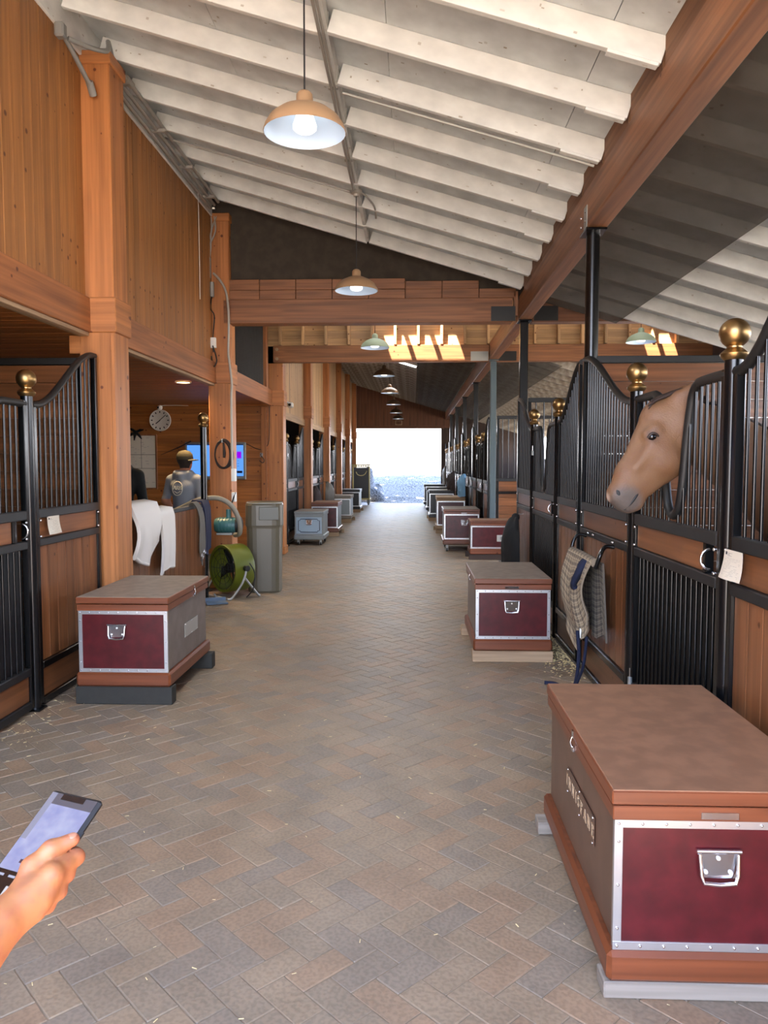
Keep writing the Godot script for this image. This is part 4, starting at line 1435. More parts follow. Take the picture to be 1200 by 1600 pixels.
# ------------------------------------------------------------------ things in the office and the grooming bay
func build_office_things() -> void:
	var dw := 13.495                         # face of the boarded wall
	var t := thing("television", "wide television with pale bezel and blue board, on the planked wall", "television", V(-3.478, 1.656, dw), 0)
	pt(t, "casing", bx(1.08, 0.66, 0.05, 0.012), M.chestgrey, Vector3(0, 0, 0.03))
	var q := QuadMesh.new()
	q.size = Vector2(1.0, 0.565)
	pt(t, "screen", q, M.tvscreen, Vector3(0, 0.012, 0.0565))
	t = thing("whiteboard", "framed whiteboard of ruled boxes on the planked wall", "whiteboard", V(-5.05, 1.64, dw), 0)
	q = QuadMesh.new()
	q.size = Vector2(0.98, 0.92)
	pt(t, "panel", bx(1.0, 0.94, 0.015), M.lumber, Vector3(0, 0, 0.008))
	pt(t, "writing_surface", q, M.board, Vector3(0, 0, 0.017))
	for s in [-1, 1]:
		pt(t, "frame_bar", bx(1.04, 0.025, 0.025, 0.003), M.fascia, Vector3(0, s * 0.475, 0.012))
		pt(t, "frame_bar", bx(0.025, 0.94, 0.025, 0.003), M.fascia, Vector3(s * 0.51, 0, 0.012))
	t = thing("wall_clock", "round white wall clock above the whiteboard", "clock", V(-4.46, 2.37, dw), 0)
	pt(t, "face", lathe([Vector2(0, 0.03), Vector2(0.175, 0.03), Vector2(0.185, 0.036), Vector2(0.19, 0.03), Vector2(0.19, 0.0)], 36), M.clockface, Vector3.ZERO, Vector3(PI / 2, 0, 0))
	for k in 12:
		var a := TAU * k / 12.0
		pt(t, "numeral", bx(0.018, 0.03, 0.002), M.ink, Vector3(sin(a) * 0.145, cos(a) * 0.145, 0.033), Vector3(0, 0, -a))
	pt(t, "hour_hand", bx(0.014, 0.10, 0.003), M.ink, Vector3(-0.035, -0.03, 0.036), Vector3(0, 0, -deg_to_rad(232)))
	pt(t, "minute_hand", bx(0.010, 0.15, 0.003), M.ink, Vector3(0.05, 0.045, 0.039), Vector3(0, 0, -deg_to_rad(49)))
	t = thing("security_camera", "small white dome camera above the wall clock", "camera", V(-4.45, 2.59, dw - 0.02), 0)
	pt(t, "dome", ball(0.045, 16), M.white, Vector3(0, 0, 0.03))
	pt(t, "lens", ball(0.02, 10), M.ink, Vector3(-0.02, 0.0, 0.062))
	pt(t, "cable", tube([Vector3(0.02, 0.03, 0.02), Vector3(0.08, 0.04, 0.015), Vector3(0.3, 0.04, 0.015), Vector3(0.5, 0.035, 0.015)], 0.006, 6), M.white)
	t = thing("ribbon_bow", "black ribbon bow on top of the whiteboard", "bow", V(-4.88, 2.16, dw - 0.07), 0)
	pt(t, "knot", ball(0.035, 10), M.blackcloth)
	for k in 5:
		var a := [0.5, 2.4, 3.7, 4.5, 5.4][k] as float
		pt(t, "tail", tube([Vector3.ZERO, Vector3(cos(a) * 0.09, sin(a) * 0.07, 0.01), Vector3(cos(a) * 0.16, sin(a) * 0.13 - 0.02, 0)], [0.02, 0.025, 0.008], 6, false, 0.5), M.blackcloth)
	t = thing("crop_whip", "thin dark riding whip leaning aslant beside the television", "whip", V(-4.1, 1.9, dw - 0.08), 0)
	pt(t, "stick", tube([Vector3(-0.34, -0.14, 0), Vector3(0, 0, 0), Vector3(0.2, 0.1, 0)], [0.004, 0.010, 0.014], 6), M.browncord)
	t = thing("wall_outlet", "small metal outlet with cords on the planked wall by the timber post", "outlet", V(-2.66, 1.76, dw), 0)
	pt(t, "box", bx(0.06, 0.08, 0.04, 0.006), M.galvanised, Vector3(0, 0, 0.02))
	pt(t, "plug", ball(0.022, 8), M.chrome, Vector3(0, 0.0, 0.05))
	pt(t, "cord", tube(smooth_path([Vector3(-0.55, 0.20, 0.015), Vector3(-0.3, 0.20, 0.015), Vector3(-0.12, 0.12, 0.015), Vector3(0, 0.09, 0.02), Vector3(0.06, 0.13, 0.02), Vector3(0.13, 0.26, 0.02), Vector3(0.14, 0.85, 0.02)], 4), 0.007, 6), M.browncord)
	pt(t, "cord", tube(smooth_path([Vector3(0, -0.02, 0.05), Vector3(0.05, -0.09, 0.05), Vector3(0.02, -0.14, 0.04), Vector3(-0.04, -0.1, 0.04)], 4), 0.008, 6), M.browncord)
	# vacuum pump with its hose
	t = thing("vacuum_pump", "teal vacuum pump fixed to the timber post above the fan", "pump", V(-2.34, 0.83, 9.58), 0)
	pt(t, "motor", lathe([Vector2(0, -0.16), Vector2(0.08, -0.16), Vector2(0.095, -0.14), Vector2(0.095, 0.10), Vector2(0.08, 0.13), Vector2(0.0, 0.13)], 20), M.teal, Vector3(-0.02, 0, 0), Vector3(0, 0, PI / 2))
	for k in 5:
		pt(t, "cooling_ring", lathe([Vector2(0.094, -0.006), Vector2(0.103, -0.006), Vector2(0.103, 0.006), Vector2(0.094, 0.006)], 20), M.teal, Vector3(-0.09 + 0.04 * k, 0, 0), Vector3(0, 0, PI / 2))
	pt(t, "end_cap", lathe([Vector2(0, 0), Vector2(0.11, 0.0), Vector2(0.11, 0.05), Vector2(0.07, 0.07), Vector2(0.0, 0.07)], 20), M.darkgrille, Vector3(0.12, 0, 0), Vector3(0, 0, -PI / 2))
	pt(t, "intake", rod(0.03, 0.14, 12), M.teal, Vector3(0.02, 0.13, 0))
	pt(t, "bracket", bx(0.2, 0.03, 0.16, 0.004), M.galvanised, Vector3(-0.02, -0.105, 0.0))
	t = thing("vacuum_hose", "thick beige hose arching over the low wall beside the pump", "hose", V(-2.44, 0, 9.05), 0)
	pt(t, "hose_body", tube(smooth_path([Vector3(-0.55, 0.98, -0.02), Vector3(-0.34, 1.07, -0.04), Vector3(-0.12, 1.17, -0.06), Vector3(0.10, 1.19, -0.08), Vector3(0.26, 1.10, -0.10), Vector3(0.34, 0.92, -0.14), Vector3(0.33, 0.76, -0.22), Vector3(0.24, 0.72, -0.36)], 6), 0.03, 10), M.hose)
	# drum fan
	t = thing("drum_fan", "lime green drum fan on a tubular stand before the timber post", "fan", V(-2.2, 0, 9.22), -0.75)
	var drum := pt(t, "drum", lathe([Vector2(0.255, -0.13), Vector2(0.285, -0.14), Vector2(0.29, -0.12), Vector2(0.285, 0.0), Vector2(0.29, 0.12), Vector2(0.285, 0.14), Vector2(0.255, 0.13), Vector2(0.27, 0.12), Vector2(0.268, -0.12), Vector2(0.255, -0.13)], 40), M.lime, Vector3(0, 0.34, 0), Vector3(PI / 2, 0, 0))
	for k in 4:
		pt(drum, "grille_ring", tube(circle(0.06 + 0.062 * k, 28), 0.003, 5, true), M.darkgrille, Vector3(0, 0.135, 0))
	for k in 10:
		var a := TAU * k / 10.0
		pt(drum, "grille_spoke", rod(0.003, 0.26, 5), M.darkgrille, Vector3(cos(a) * 0.13, 0.132, sin(a) * 0.13), Vector3(0, -a, PI / 2))
	for k in 4:
		var a := TAU * k / 4.0 + 0.3
		pt(drum, "blade", plate(PackedVector2Array([Vector2(0.03, -0.03), Vector2(0.24, -0.08), Vector2(0.25, 0.07), Vector2(0.03, 0.03)]), 0.004), M.darkgrille, Vector3.ZERO, Vector3(PI / 2 + 0.3, a, 0))
	pt(drum, "hub", rod(0.06, 0.12, 16), M.darkgrille)
	for s in [-1, 1]:
		pt(t, "stand_tube", tube(smooth_path([Vector3(s * 0.315, 0.36, 0), Vector3(s * 0.315, 0.20, 0.06), Vector3(s * 0.30, 0.03, 0.20), Vector3(s * 0.27, 0.016, 0.24)], 4), 0.014, 8), M.galvanised)
		pt(t, "stand_tube", tube(smooth_path([Vector3(s * 0.315, 0.25, 0.03), Vector3(s * 0.31, 0.03, -0.16), Vector3(s * 0.28, 0.016, -0.2)], 4), 0.014, 8), M.galvanised)
		pt(t, "pivot_knob", rod(0.035, 0.05, 12), M.blackplate, Vector3(s * 0.31, 0.36, 0), Vector3(0, 0, PI / 2))
	pt(t, "stand_tube", tube([Vector3(-0.27, 0.016, 0.24), Vector3(0.27, 0.016, 0.24)], 0.014, 8), M.galvanised)
	pt(t, "power_cord", tube(smooth_path([Vector3(0.3, 0.42, -0.05), Vector3(0.36, 0.3, -0.08), Vector3(0.37, 0.12, -0.05), Vector3(0.30, 0.012, 0.0)], 4), 0.007, 6), M.cord)
	t = thing("dustpan", "blue-grey dustpan lying in front of the fan", "dustpan", V(-2.25, 0, 8.66), 0.4)
	pt(t, "pan", bx(0.24, 0.012, 0.2, 0.004), M.dustpan, Vector3(0, 0.012, 0))
	pt(t, "back_wall", bx(0.24, 0.05, 0.012, 0.004), M.dustpan, Vector3(0, 0.03, -0.1))
	pt(t, "handle", rod(0.012, 0.2, 8), M.dustpan, Vector3(0.02, 0.05, -0.19), Vector3(PI / 2 + 0.1, 0, 0))
	# cloths over the low wall
	cloth_over("saddle_pad", "big white fleece pad draped over the low wall by the timber post", "saddle pad", 6.42, 7.08, 1.21, [0.80, 0.70, 0.96], 0.03, "whitecloth", 0.05)
	cloth_over("leg_wrap", "long white quilted wrap hanging beside the fleece pad", "wrap", 7.12, 7.55, 1.155, [0.56, 0.60, 0.58], 0.022, "whitecloth", 0.02)
	cloth_over("navy_towel", "navy towel hanging on the low wall beside the hose", "towel", 8.62, 8.90, 1.16, [0.60, 0.56, 0.66], 0.02, "navycloth", 0.02)
	t = thing("bridle", "bundle of leather straps and bits hanging by the navy towel", "bridle", V(XL + 0.05, 0, 8.4), 0)
	for k in 6:
		var z := 0.05 - 0.03 * k
		pt(t, "strap", tube(smooth_path([Vector3(-0.10, 1.0, z), Vector3(-0.06, 1.16, z), Vector3(0.0, 1.15, z), Vector3(0.045, 1.0, z - 0.02), Vector3(0.05, 0.75 - 0.04 * (k % 3), z + 0.02 - 0.01 * k), Vector3(0.04, 0.62 - 0.05 * (k % 4), z)], 4), 0.010, 6, false, 0.5), M.leather)
	pt(t, "bit", tube(circle(0.035, 14), 0.005, 6, true), M.chrome, Vector3(0.06, 0.58, 0.0), Vector3(0, 0, PI / 2))
	pt(t, "bit", tube(circle(0.03, 14), 0.005, 6, true), M.chrome, Vector3(0.06, 0.62, -0.09), Vector3(0, 0, PI / 2))

func circle(r: float, n: int) -> Array:
	var out := []
	for k in n:
		out.append(Vector3(cos(TAU * k / n) * r, 0, sin(TAU * k / n) * r))
	return out

# A cloth laid over the low wall: hangs down to ends[] (three heights along it) on the aisle side.
func cloth_over(called: String, label: String, category: String, d0: float, d1: float, top: float, ends: Array, thick: float, m: String, puff: float) -> void:
	var t := thing(called, label, category, V(XL, 0, (d0 + d1) / 2), 0)
	var rows := []
	var n := 14
	for r in n:
		var f := float(r) / (n - 1)
		var line := []
		for c in 9:
			var u := c / 8.0
			var end := lerpf(ends[0], ends[1], u * 2.0) if u < 0.5 else lerpf(ends[1], ends[2], u * 2.0 - 1.0)
			var z := lerpf(d0, d1, u) - (d0 + d1) / 2
			var p: Vector3
			if f < 0.25:
				p = Vector3(-0.10 + 0.02 * sin(c * 2.0), lerpf(top - 0.25, top - 0.02, f / 0.25), -z)
			elif f < 0.42:
				var a := PI * (f - 0.25) / 0.17
				p = Vector3(-0.02 - 0.08 * cos(a), top - 0.02 + (0.03 + puff) * sin(a), -z)
			else:
				var g := (f - 0.42) / 0.58
				p = Vector3(0.06 + puff * 0.8 * sin(PI * g) + 0.012 * sin(c * 1.9 + 1.0) * g, lerpf(top - 0.02, end, g), -z * (1.0 - 0.10 * sin(PI * g)))
			line.append(p)
		rows.append(line)
	pt(t, "cloth", sheet(rows, thick), M[m])
	var hem := []
	for c in 9:
		hem.append(rows[n - 1][c])
	pt(t, "hem", tube(hem, thick * 0.7, 6), M[m])

# ------------------------------------------------------------------ things in the aisle
func build_aisle_things() -> void:
	# waste bin: rounded square body with a hooded top
	var t := thing("waste_bin", "olive waste bin with hooded top beside the timber post", "bin", V(-1.87, 0, 9.62), 0.15)
	pt(t, "body", squircle([[0.205, 0.0], [0.212, 0.02], [0.222, 0.80], [0.226, 0.83]]), M.olive)
	pt(t, "hood", squircle([[0.232, 0.825], [0.236, 0.84], [0.234, 1.09], [0.22, 1.115], [0.18, 1.13], [0.0, 1.135]]), M.olive)
	pt(t, "flap", bx(0.24, 0.16, 0.012, 0.005), M.olivedark, Vector3(0.06, 0.99, 0.234))
	pt(t, "top_rim", tube(squircle_ring(0.222, 1.116), 0.006, 6, true), M.galvanised)
	# netting under the roof over the right hand stalls
	for e in [[1.50, 2.5, TAIL, 9.7, "dusty brown netting stretched under the rafters above the horse"], [0.10, 1.30, 13.6, FAR - 0.1, "dusty netting under the far grey roof over the aisle"], [1.50, 2.6, 13.6, FAR - 0.1, "dusty netting under the far roof above the far stalls"]]:
		var mid: float = (e[0] + e[1]) / 2
		t = thing("roof_netting", e[4], "netting", V(mid, roof_y(mid) - 0.012, (e[2] + e[3]) / 2), 0, "bird netting under the roof")
		t.rotation.z = -atan(SLOPE)
		pt(t, "net", bx((e[1] - e[0]) * 1.044, 0.004, e[3] - e[2]), M.net)
	# plaid sheet on its swing bar
	t = thing("blanket_bar", "black curved blanket bar on the horse's stall panel", "blanket bar", V(XR, 0, 5.4), 0)
	pt(t, "arm", tube(smooth_path([Vector3(0.0, 1.06, -0.42), Vector3(-0.06, 1.07, -0.42), Vector3(-0.10, 1.02, -0.41), Vector3(-0.12, 0.93, -0.40)], 5), 0.014, 8), M.black)
	pt(t, "arm", tube(smooth_path([Vector3(0.0, 1.06, 0.38), Vector3(-0.06, 1.06, 0.38), Vector3(-0.10, 1.01, 0.42), Vector3(-0.12, 0.93, 0.40)], 5), 0.014, 8), M.black)
	pt(t, "crossbar", tube([Vector3(-0.12, 0.93, -0.40), Vector3(-0.12, 0.93, 0.40)], 0.014, 8), M.black)
	for z in [-0.36, -0.2, 0.34]:
		pt(t, "bolt", ball(0.012, 6), M.chrome, Vector3(0.0, 1.085, z))
	t = thing("plaid_sheet", "tan plaid horse sheet with blue lining hung on the stall panel", "blanket", V(XR - 0.12, 0, 5.4), 0)
	var rows := []
	for r in 18:
		var g := r / 17.0
		var line := []
		for c in 13:
			var u := c / 12.0
			var z := lerpf(-0.36, 0.36, u)
			var low := 0.28 + 0.36 * absf(u - 0.32) + 0.03 * sin(c * 1.3)
			var x := -0.025 - 0.05 * sin(PI * minf(g * 1.2, 1.0)) - 0.025 * sin(c * 1.05 + 0.5) * g
			line.append(Vector3(x, lerpf(0.955, low, g), z * (1.0 - 0.12 * g)))
		rows.append(line)
	pt(t, "outer_fold", sheet(rows, 0.012), M.plaid)
	rows = []
	for r in 14:
		var g := r / 13.0
		var line := []
		for c in 9:
			var u := c / 8.0
			line.append(Vector3(0.045 - 0.02 * sin(c * 1.5) * g + 0.02 * g, lerpf(0.955, 0.44 + 0.03 * sin(c * 2.0), g), lerpf(-0.30, 0.40, u)))
		rows.append(line)
	pt(t, "inner_fold", sheet(rows, 0.012), M.plaidgrey)
	pt(t, "top_fold", tube([Vector3(0.0, 0.955, -0.36), Vector3(0.0, 0.96, 0.0), Vector3(0.0, 0.955, 0.38)], 0.03, 10), M.plaid)
	pt(t, "blue_lining", tube(smooth_path([Vector3(-0.03, 0.955, 0.26), Vector3(-0.075, 0.88, 0.25), Vector3(-0.10, 0.80, 0.20), Vector3(-0.095, 0.77, 0.18), Vector3(-0.085, 0.75, 0.18)], 5), [0.03, 0.035, 0.038, 0.036, 0.03, 0.028, 0.026, 0.026, 0.026, 0.024, 0.022, 0.022, 0.022, 0.022, 0.024, 0.026, 0.026, 0.024, 0.02, 0.018, 0.012], 8, false, 0.35), M.ropeblue)
	t = thing("lead_rope", "dark blue lead rope trailing from the plaid sheet to the floor", "rope", V(1.16, 0, 5.3), 0)
	pt(t, "strand", tube(smooth_path([Vector3(-0.03, 0.46, 0.05), Vector3(-0.02, 0.30, 0.06), Vector3(-0.03, 0.12, 0.04), Vector3(-0.05, 0.02, -0.02), Vector3(-0.09, 0.013, -0.12), Vector3(-0.13, 0.013, -0.22), Vector3(-0.20, 0.013, -0.24)], 6), 0.013, 8), M.ropeblue)
	pt(t, "strand", tube(smooth_path([Vector3(0.0, 0.45, 0.20), Vector3(-0.01, 0.25, 0.16), Vector3(-0.03, 0.10, 0.06), Vector3(-0.05, 0.03, 0.0)], 6), 0.011, 8), M.ropeblue)
	pt(t, "snap_hook", tube([Vector3(0.0, 0.47, 0.02), Vector3(-0.01, 0.44, 0.05), Vector3(-0.01, 0.41, 0.04)], 0.008, 6), M.white)
	# jacket and blankets farther along
	drape("black_jacket", "black jacket hanging on the stall panel at the cross aisle", "jacket", V(XR - 0.06, 0, 9.15), 0.98, 0.22, 0.62, 0.20, "blackcloth", 21)
	drape("blue_blanket", "pale blue blanket hanging over the maroon trunk, on the horse's side", "blanket", V(XR - 0.10, 0, 17.75), 1.34, 0.86, 0.6, 0.20, "bluecloth", 22)
	drape("brown_blanket", "dark brown blanket heaped over the black trunk, on the horse's side", "blanket", V(XR - 0.13, 0, 21.5), 1.37, 0.88, 0.9, 0.26, "browncloth", 23)
	drape("tan_blanket", "tan blanket hanging by the doorway end on the horse's side", "blanket", V(XR - 0.08, 0, 28.3), 1.5, 0.84, 0.6, 0.16, "leather", 24)
	drape("saddle_cover", "brown saddle cover hanging above the grey trunk, on the office side", "blanket", V(XL + 0.12, 0, 20.45), 1.10, 0.5, 0.7, -0.24, "leather", 25)
	drape("grey_cover", "dark grey cover hanging above the maroon trunk, on the office side", "blanket", V(XL + 0.10, 0, 18.2), 1.05, 0.3, 0.6, -0.18, "browncloth", 26)
	# paper notices
	t = thing("paper_notice", "curled paper notice on the stall board beside the timber post", "notice", V(XL + 0.004, 1.19, 5.1), PI / 2, "paper notices on stall boards")
	notice_sheet(t, "noticea")
	t = thing("paper_notice", "curled paper notice on the horse's stall board beside the big trunk", "notice", V(XR - 0.010, 1.19, 3.14), -PI / 2, "paper notices on stall boards")
	notice_sheet(t, "noticeb")

func notice_sheet(t: Node3D, m: String) -> void:
	var rows := []
	for r in 7:
		var line := []
		for c in 6:
			var u := c / 5.0
			var v := r / 6.0
			line.append(Vector3(lerpf(-0.085, 0.085, u) * (1.0 + 0.12 * v), 0.06 - 0.12 * v, 0.004 + 0.02 * v * v + 0.006 * sin(u * 5.0) * v))
		rows.append(line)
	pt(t, "sheet", sheet(rows, 0.001), M[m])
	pt(t, "tack", ball(0.005, 6), M.chrome, Vector3(-0.08, 0.055, 0.005))

func squircle_ring(r: float, y: float) -> Array:
	var out := []
	for k in 32:
		var a := TAU * k / 32.0
		var q := pow(pow(absf(cos(a)), 4.0) + pow(absf(sin(a)), 4.0), -0.25)
		out.append(Vector3(cos(a) * q * r, y, sin(a) * q * r))
	return out

func squircle(profile: Array) -> ArrayMesh:
	var rows := []
	for p in profile:
		var ring := squircle_ring(p[0], p[1])
		ring.append(ring[0])
		ring.reverse()
		rows.append(ring)
	rows.reverse()
	var st := SurfaceTool.new()
	st.begin(Mesh.PRIMITIVE_TRIANGLES)
	var uv := func(p: Vector3, _n: Vector3) -> Vector2: return Vector2(p.x, p.y)
	for r in rows.size() - 1:
		for c in 32:
			var a: Vector3 = rows[r][c]
			var b: Vector3 = rows[r][c + 1]
			var d: Vector3 = rows[r + 1][c + 1]
			var e: Vector3 = rows[r + 1][c]
			var n := (d - a).cross(b - e).normalized()
			if n.dot((a + b + d + e) / 4.0 * Vector3(1, 0, 1) + Vector3(0, 0.05, 0)) < 0:
				n = -n
			quad(st, a, b, d, e, n, uv)
	return st.commit()

# A heavy cloth hung from one spot beside a stall front; out < 0 hangs towards +x.
func drape(called: String, label: String, category: String, at: Vector3, top: float, low: float, width: float, out: float, m: String, seed_: int) -> void:
	var t := thing(called, label, category, at, 0)
	var n := noise(seed_, 1.3, 3)
	var rows := []
	for r in 18:
		var g := r / 17.0
		var line := []
		for c in 19:
			var u := c / 18.0
			var a := lerpf(-1.45, 1.45, u)
			var spread := lerpf(0.25, 1.0, pow(sin(PI * 0.5 * minf(g * 2.2, 1.0)), 0.7))
			var fold := 1.0 + 0.16 * sin(u * 23.0 + n.get_noise_2d(u * 4.0, g * 2.0) * 3.0) * g
			var x := -out * cos(a) * spread * fold * (1.0 - 0.25 * g)
			var z := sin(a) * width * 0.5 * spread
			line.append(Vector3(x, lerpf(top, low, g) + 0.03 * n.get_noise_2d(u * 6.0, g * 3.0) - 0.06 * (1.0 - g) * a * a * 0.3, z))
		rows.append(line)
	pt(t, "cloth", sheet(rows, 0.02), M[m])
	pt(t, "gathered_top", ball(0.05, 10), M[m], Vector3(-out * 0.15, top - 0.01, 0))
	pt(t, "hook", tube([Vector3(out * 0.3, top + 0.03, 0), Vector3(0, top + 0.02, 0), Vector3(-out * 0.15, top + 0.03, 0)], 0.008, 6), M.chrome)

# ------------------------------------------------------------------ conduits, cords, fittings on walls and ceiling
func build_wall_things() -> void:
	var t := thing("roof_conduit", "pair of conduits running along the middle of the white ceiling", "conduit", V(-0.57, 0, 0), 0)
	var y := roof_y(-0.57) - 0.012
	pt(t, "pipe", tube([Vector3(-0.012, y, -0.2), Vector3(-0.012, y, -7.6)], 0.011, 8), M.conduit)
	pt(t, "pipe", tube([Vector3(0.012, y, -0.2), Vector3(0.012, y, -7.4)], 0.009, 8), M.conduit)
	for d in [2.6, 4.05, 5.6, 6.9]:
		pt(t, "clip", bx(0.07, 0.012, 0.03, 0.003), M.conduit, Vector3(0, y + 0.006, -d))
	pt(t, "branch", tube(smooth_path([Vector3(0.0, y, -7.6), Vector3(0.10, y - 0.01, -7.75), Vector3(0.17, y - 0.03, -8.0), Vector3(0.17, y - 0.02, -8.4)], 4), 0.010, 8), M.conduit)
	# a conduit climbing along one rafter
	t = thing("rafter_conduit", "thin conduit running along a white rafter to the lamp box", "conduit", V(0, 0, 7.7), 0)
	pt(t, "pipe", tube([V(-2.45, roof_y(-2.45) - 0.014, 0), V(-0.62, roof_y(-0.62) - 0.014, 0)], 0.010, 8), M.conduit)
	t = thing("rafter_conduit", "thin conduit under the white rafter right of the near pendant", "conduit", V(0, 0, 5.56), 0)
	pt(t, "pipe", tube([V(-0.5, roof_y(-0.5) - 0.036, 0), V(1.26, roof_y(1.26) - 0.036, 0)], 0.010, 8), M.conduit)
	# bundle along the top of the left wall
	t = thing("wall_conduit", "bundle of grey conduits along the top of the boarded wall", "conduit", V(-2.48, 4.70, 0), 0)
	for k in 3:
		pt(t, "pipe", tube([Vector3(0.0 + 0.05 * k, 0.02 + 0.035 * k, -6.3), Vector3(0.0 + 0.05 * k, 0.02 + 0.035 * k, -9.5)], 0.018, 8), M.conduit)
	for d in [6.5, 7.4, 8.3, 9.2]:
		pt(t, "strap", bx(0.17, 0.03, 0.04, 0.004), M.conduit, Vector3(0.05, 0.05, -d))
	pt(t, "coupling", rod(0.03, 0.12, 10), M.conduit, Vector3(0.1, 0.09, -6.55), Vector3(PI / 2, 0, 0))
	pt(t, "tie_wire", tube(smooth_path([Vector3(0.02, -0.01, -8.9), Vector3(0.025, -0.6, -8.9), Vector3(0.02, -1.2, -8.92)], 4), 0.004, 5), M.white)
	# elbow conduit hooked round the first timber post
	t = thing("elbow_conduit", "silver conduit elbow hooked over the top of the orange post", "conduit", V(-2.455, 4.6, 5.7), 0)
	pt(t, "pipe", tube(smooth_path([Vector3(0.03, -0.02, 0.20), Vector3(0.14, -0.015, 0.06), Vector3(0.19, 0.05, -0.10), Vector3(0.16, 0.165, -0.2), Vector3(0.08, 0.165, -0.5)], 5), 0.018, 8), M.galvanised)
	pt(t, "pipe", tube(smooth_path([Vector3(-0.01, 0.03, 0.24), Vector3(0.02, -0.08, 0.05), Vector3(0.03, -0.17, -0.16)], 4), 0.018, 8), M.galvanised)
	pt(t, "junction", bx(0.07, 0.10, 0.07, 0.012), M.galvanised, Vector3(-0.01, 0.02, 0.23))
	pt(t, "connector", rod(0.028, 0.10, 10), M.galvanised, Vector3(0.03, -0.18, -0.18), Vector3(0.8, 0, 0))
	# switchgear on the second post
	t = thing("post_conduit", "grey box, cords and conduit running down the second orange post", "conduit", V(-2.44, 0, 9.70), 0)
	for k in 3:
		pt(t, "feeder", tube(smooth_path([Vector3(-0.10 + 0.04 * k, 4.72, -0.06), Vector3(-0.08 + 0.05 * (k % 2), 4.50, 0.0), Vector3(-0.15 + 0.03 * k, 4.30, 0.0), Vector3(-0.15 + 0.02 * k, 4.16, 0.0)], 4), 0.010, 6), M.conduit)
	pt(t, "switch_box", bx(0.09, 0.26, 0.07, 0.008), M.galvanised, Vector3(-0.14, 4.05, 0.0))
	pt(t, "cable", tube(smooth_path([Vector3(-0.06, 3.98, 0.02), Vector3(0.02, 3.90, 0.03), Vector3(0.10, 3.75, 0.03), Vector3(0.13, 3.5, 0.03), Vector3(0.13, 3.28, 0.03), Vector3(0.12, 3.0, 0.03), Vector3(0.14, 2.86, 0.05), Vector3(0.165, 2.6, 0.05), Vector3(0.15, 2.4, 0.03), Vector3(0.15, 1.5, 0.02)], 5), 0.015, 8), M.conduit)
	pt(t, "bulb_socket", rod(0.03, 0.18, 10), M.galvanised, Vector3(-0.08, 3.78, 0.02))
	pt(t, "cord", tube(smooth_path([Vector3(-0.08, 3.70, 0.02), Vector3(-0.10, 3.55, 0.03), Vector3(-0.05, 3.45, 0.03), Vector3(-0.07, 3.2, 0.03), Vector3(-0.07, 3.0, 0.03)], 4), 0.007, 6), M.cord)
	pt(t, "outlet", bx(0.07, 0.13, 0.05, 0.006), M.white, Vector3(-0.07, 3.12, 0.02))
	pt(t, "cord", tube(smooth_path([Vector3(-0.07, 3.08, 0.05), Vector3(-0.02, 2.9, 0.06), Vector3(-0.06, 2.82, 0.06), Vector3(-0.09, 2.95, 0.05)], 4), 0.008, 6), M.cord)
	for e in [[1.46, 0.16], [1.18, 0.12]]:
		pt(t, "outlet", bx(0.05, e[1], 0.09, 0.006), M.white, Vector3(0.165, e[0], 0.0))
	pt(t, "plug_cord", tube(smooth_path([Vector3(0.19, 1.24, 0.03), Vector3(0.15, 1.1, 0.06), Vector3(0.16, 1.05, 0.05), Vector3(0.18, 1.0, 0.03)], 4), 0.009, 6), M.cord)
	t = thing("cable_coil", "coil of dark cable hung on the orange post below the brass ball", "cable", V(-2.42, 1.82, 9.72), 0)
	for k in 3:
		var loop := []
		for s in 26:
			var a := TAU * s / 26.0
			loop.append(Vector3(sin(a) * (0.095 + 0.012 * k) + 0.01 * k, cos(a) * (0.165 + 0.01 * k) - 0.1 + 0.01 * sin(a * 2.0 + k), 0.01 + 0.008 * sin(a * 3.0 + k * 2.0)))
		pt(t, "loop", tube(loop, 0.009, 6, true), M.browncord)
	pt(t, "hook", bx(0.02, 0.05, 0.05, 0.004), M.galvanised, Vector3(0, 0.075, 0.0))
	pt(t, "plug", tube([Vector3(0.02, 0.05, 0.03), Vector3(0.03, -0.08, 0.035), Vector3(0.025, -0.14, 0.03)], [0.012, 0.02, 0.016], 8), M.browncord)
	t = thing("wall_camera", "white bracketed camera on the pale siding past the waste bin", "camera", V(-2.43, 2.74, 14.75), 0)
	pt(t, "bracket", bx(0.03, 0.16, 0.05, 0.005), M.white, Vector3(0.01, 0.08, 0.25))
	pt(t, "arm", tube([Vector3(0.02, 0.04, 0.24), Vector3(0.08, 0.02, 0.1), Vector3(0.08, 0.0, 0.0)], 0.018, 8), M.white)
	pt(t, "housing", bx(0.1, 0.1, 0.2, 0.02), M.white, Vector3(0.08, -0.01, 0.0))
	pt(t, "lens", ball(0.03, 10), M.ink, Vector3(0.08, -0.01, 0.10))
	t = thing("exit_sign", "small framed sign over the far doorway", "sign", V(-0.58, 3.27, FAR - 0.02), 0)
	pt(t, "case", bx(0.28, 0.2, 0.04, 0.008), M.lumber)
	pt(t, "face", bx(0.22, 0.14, 0.006), M.gable, Vector3(0, 0, 0.021))

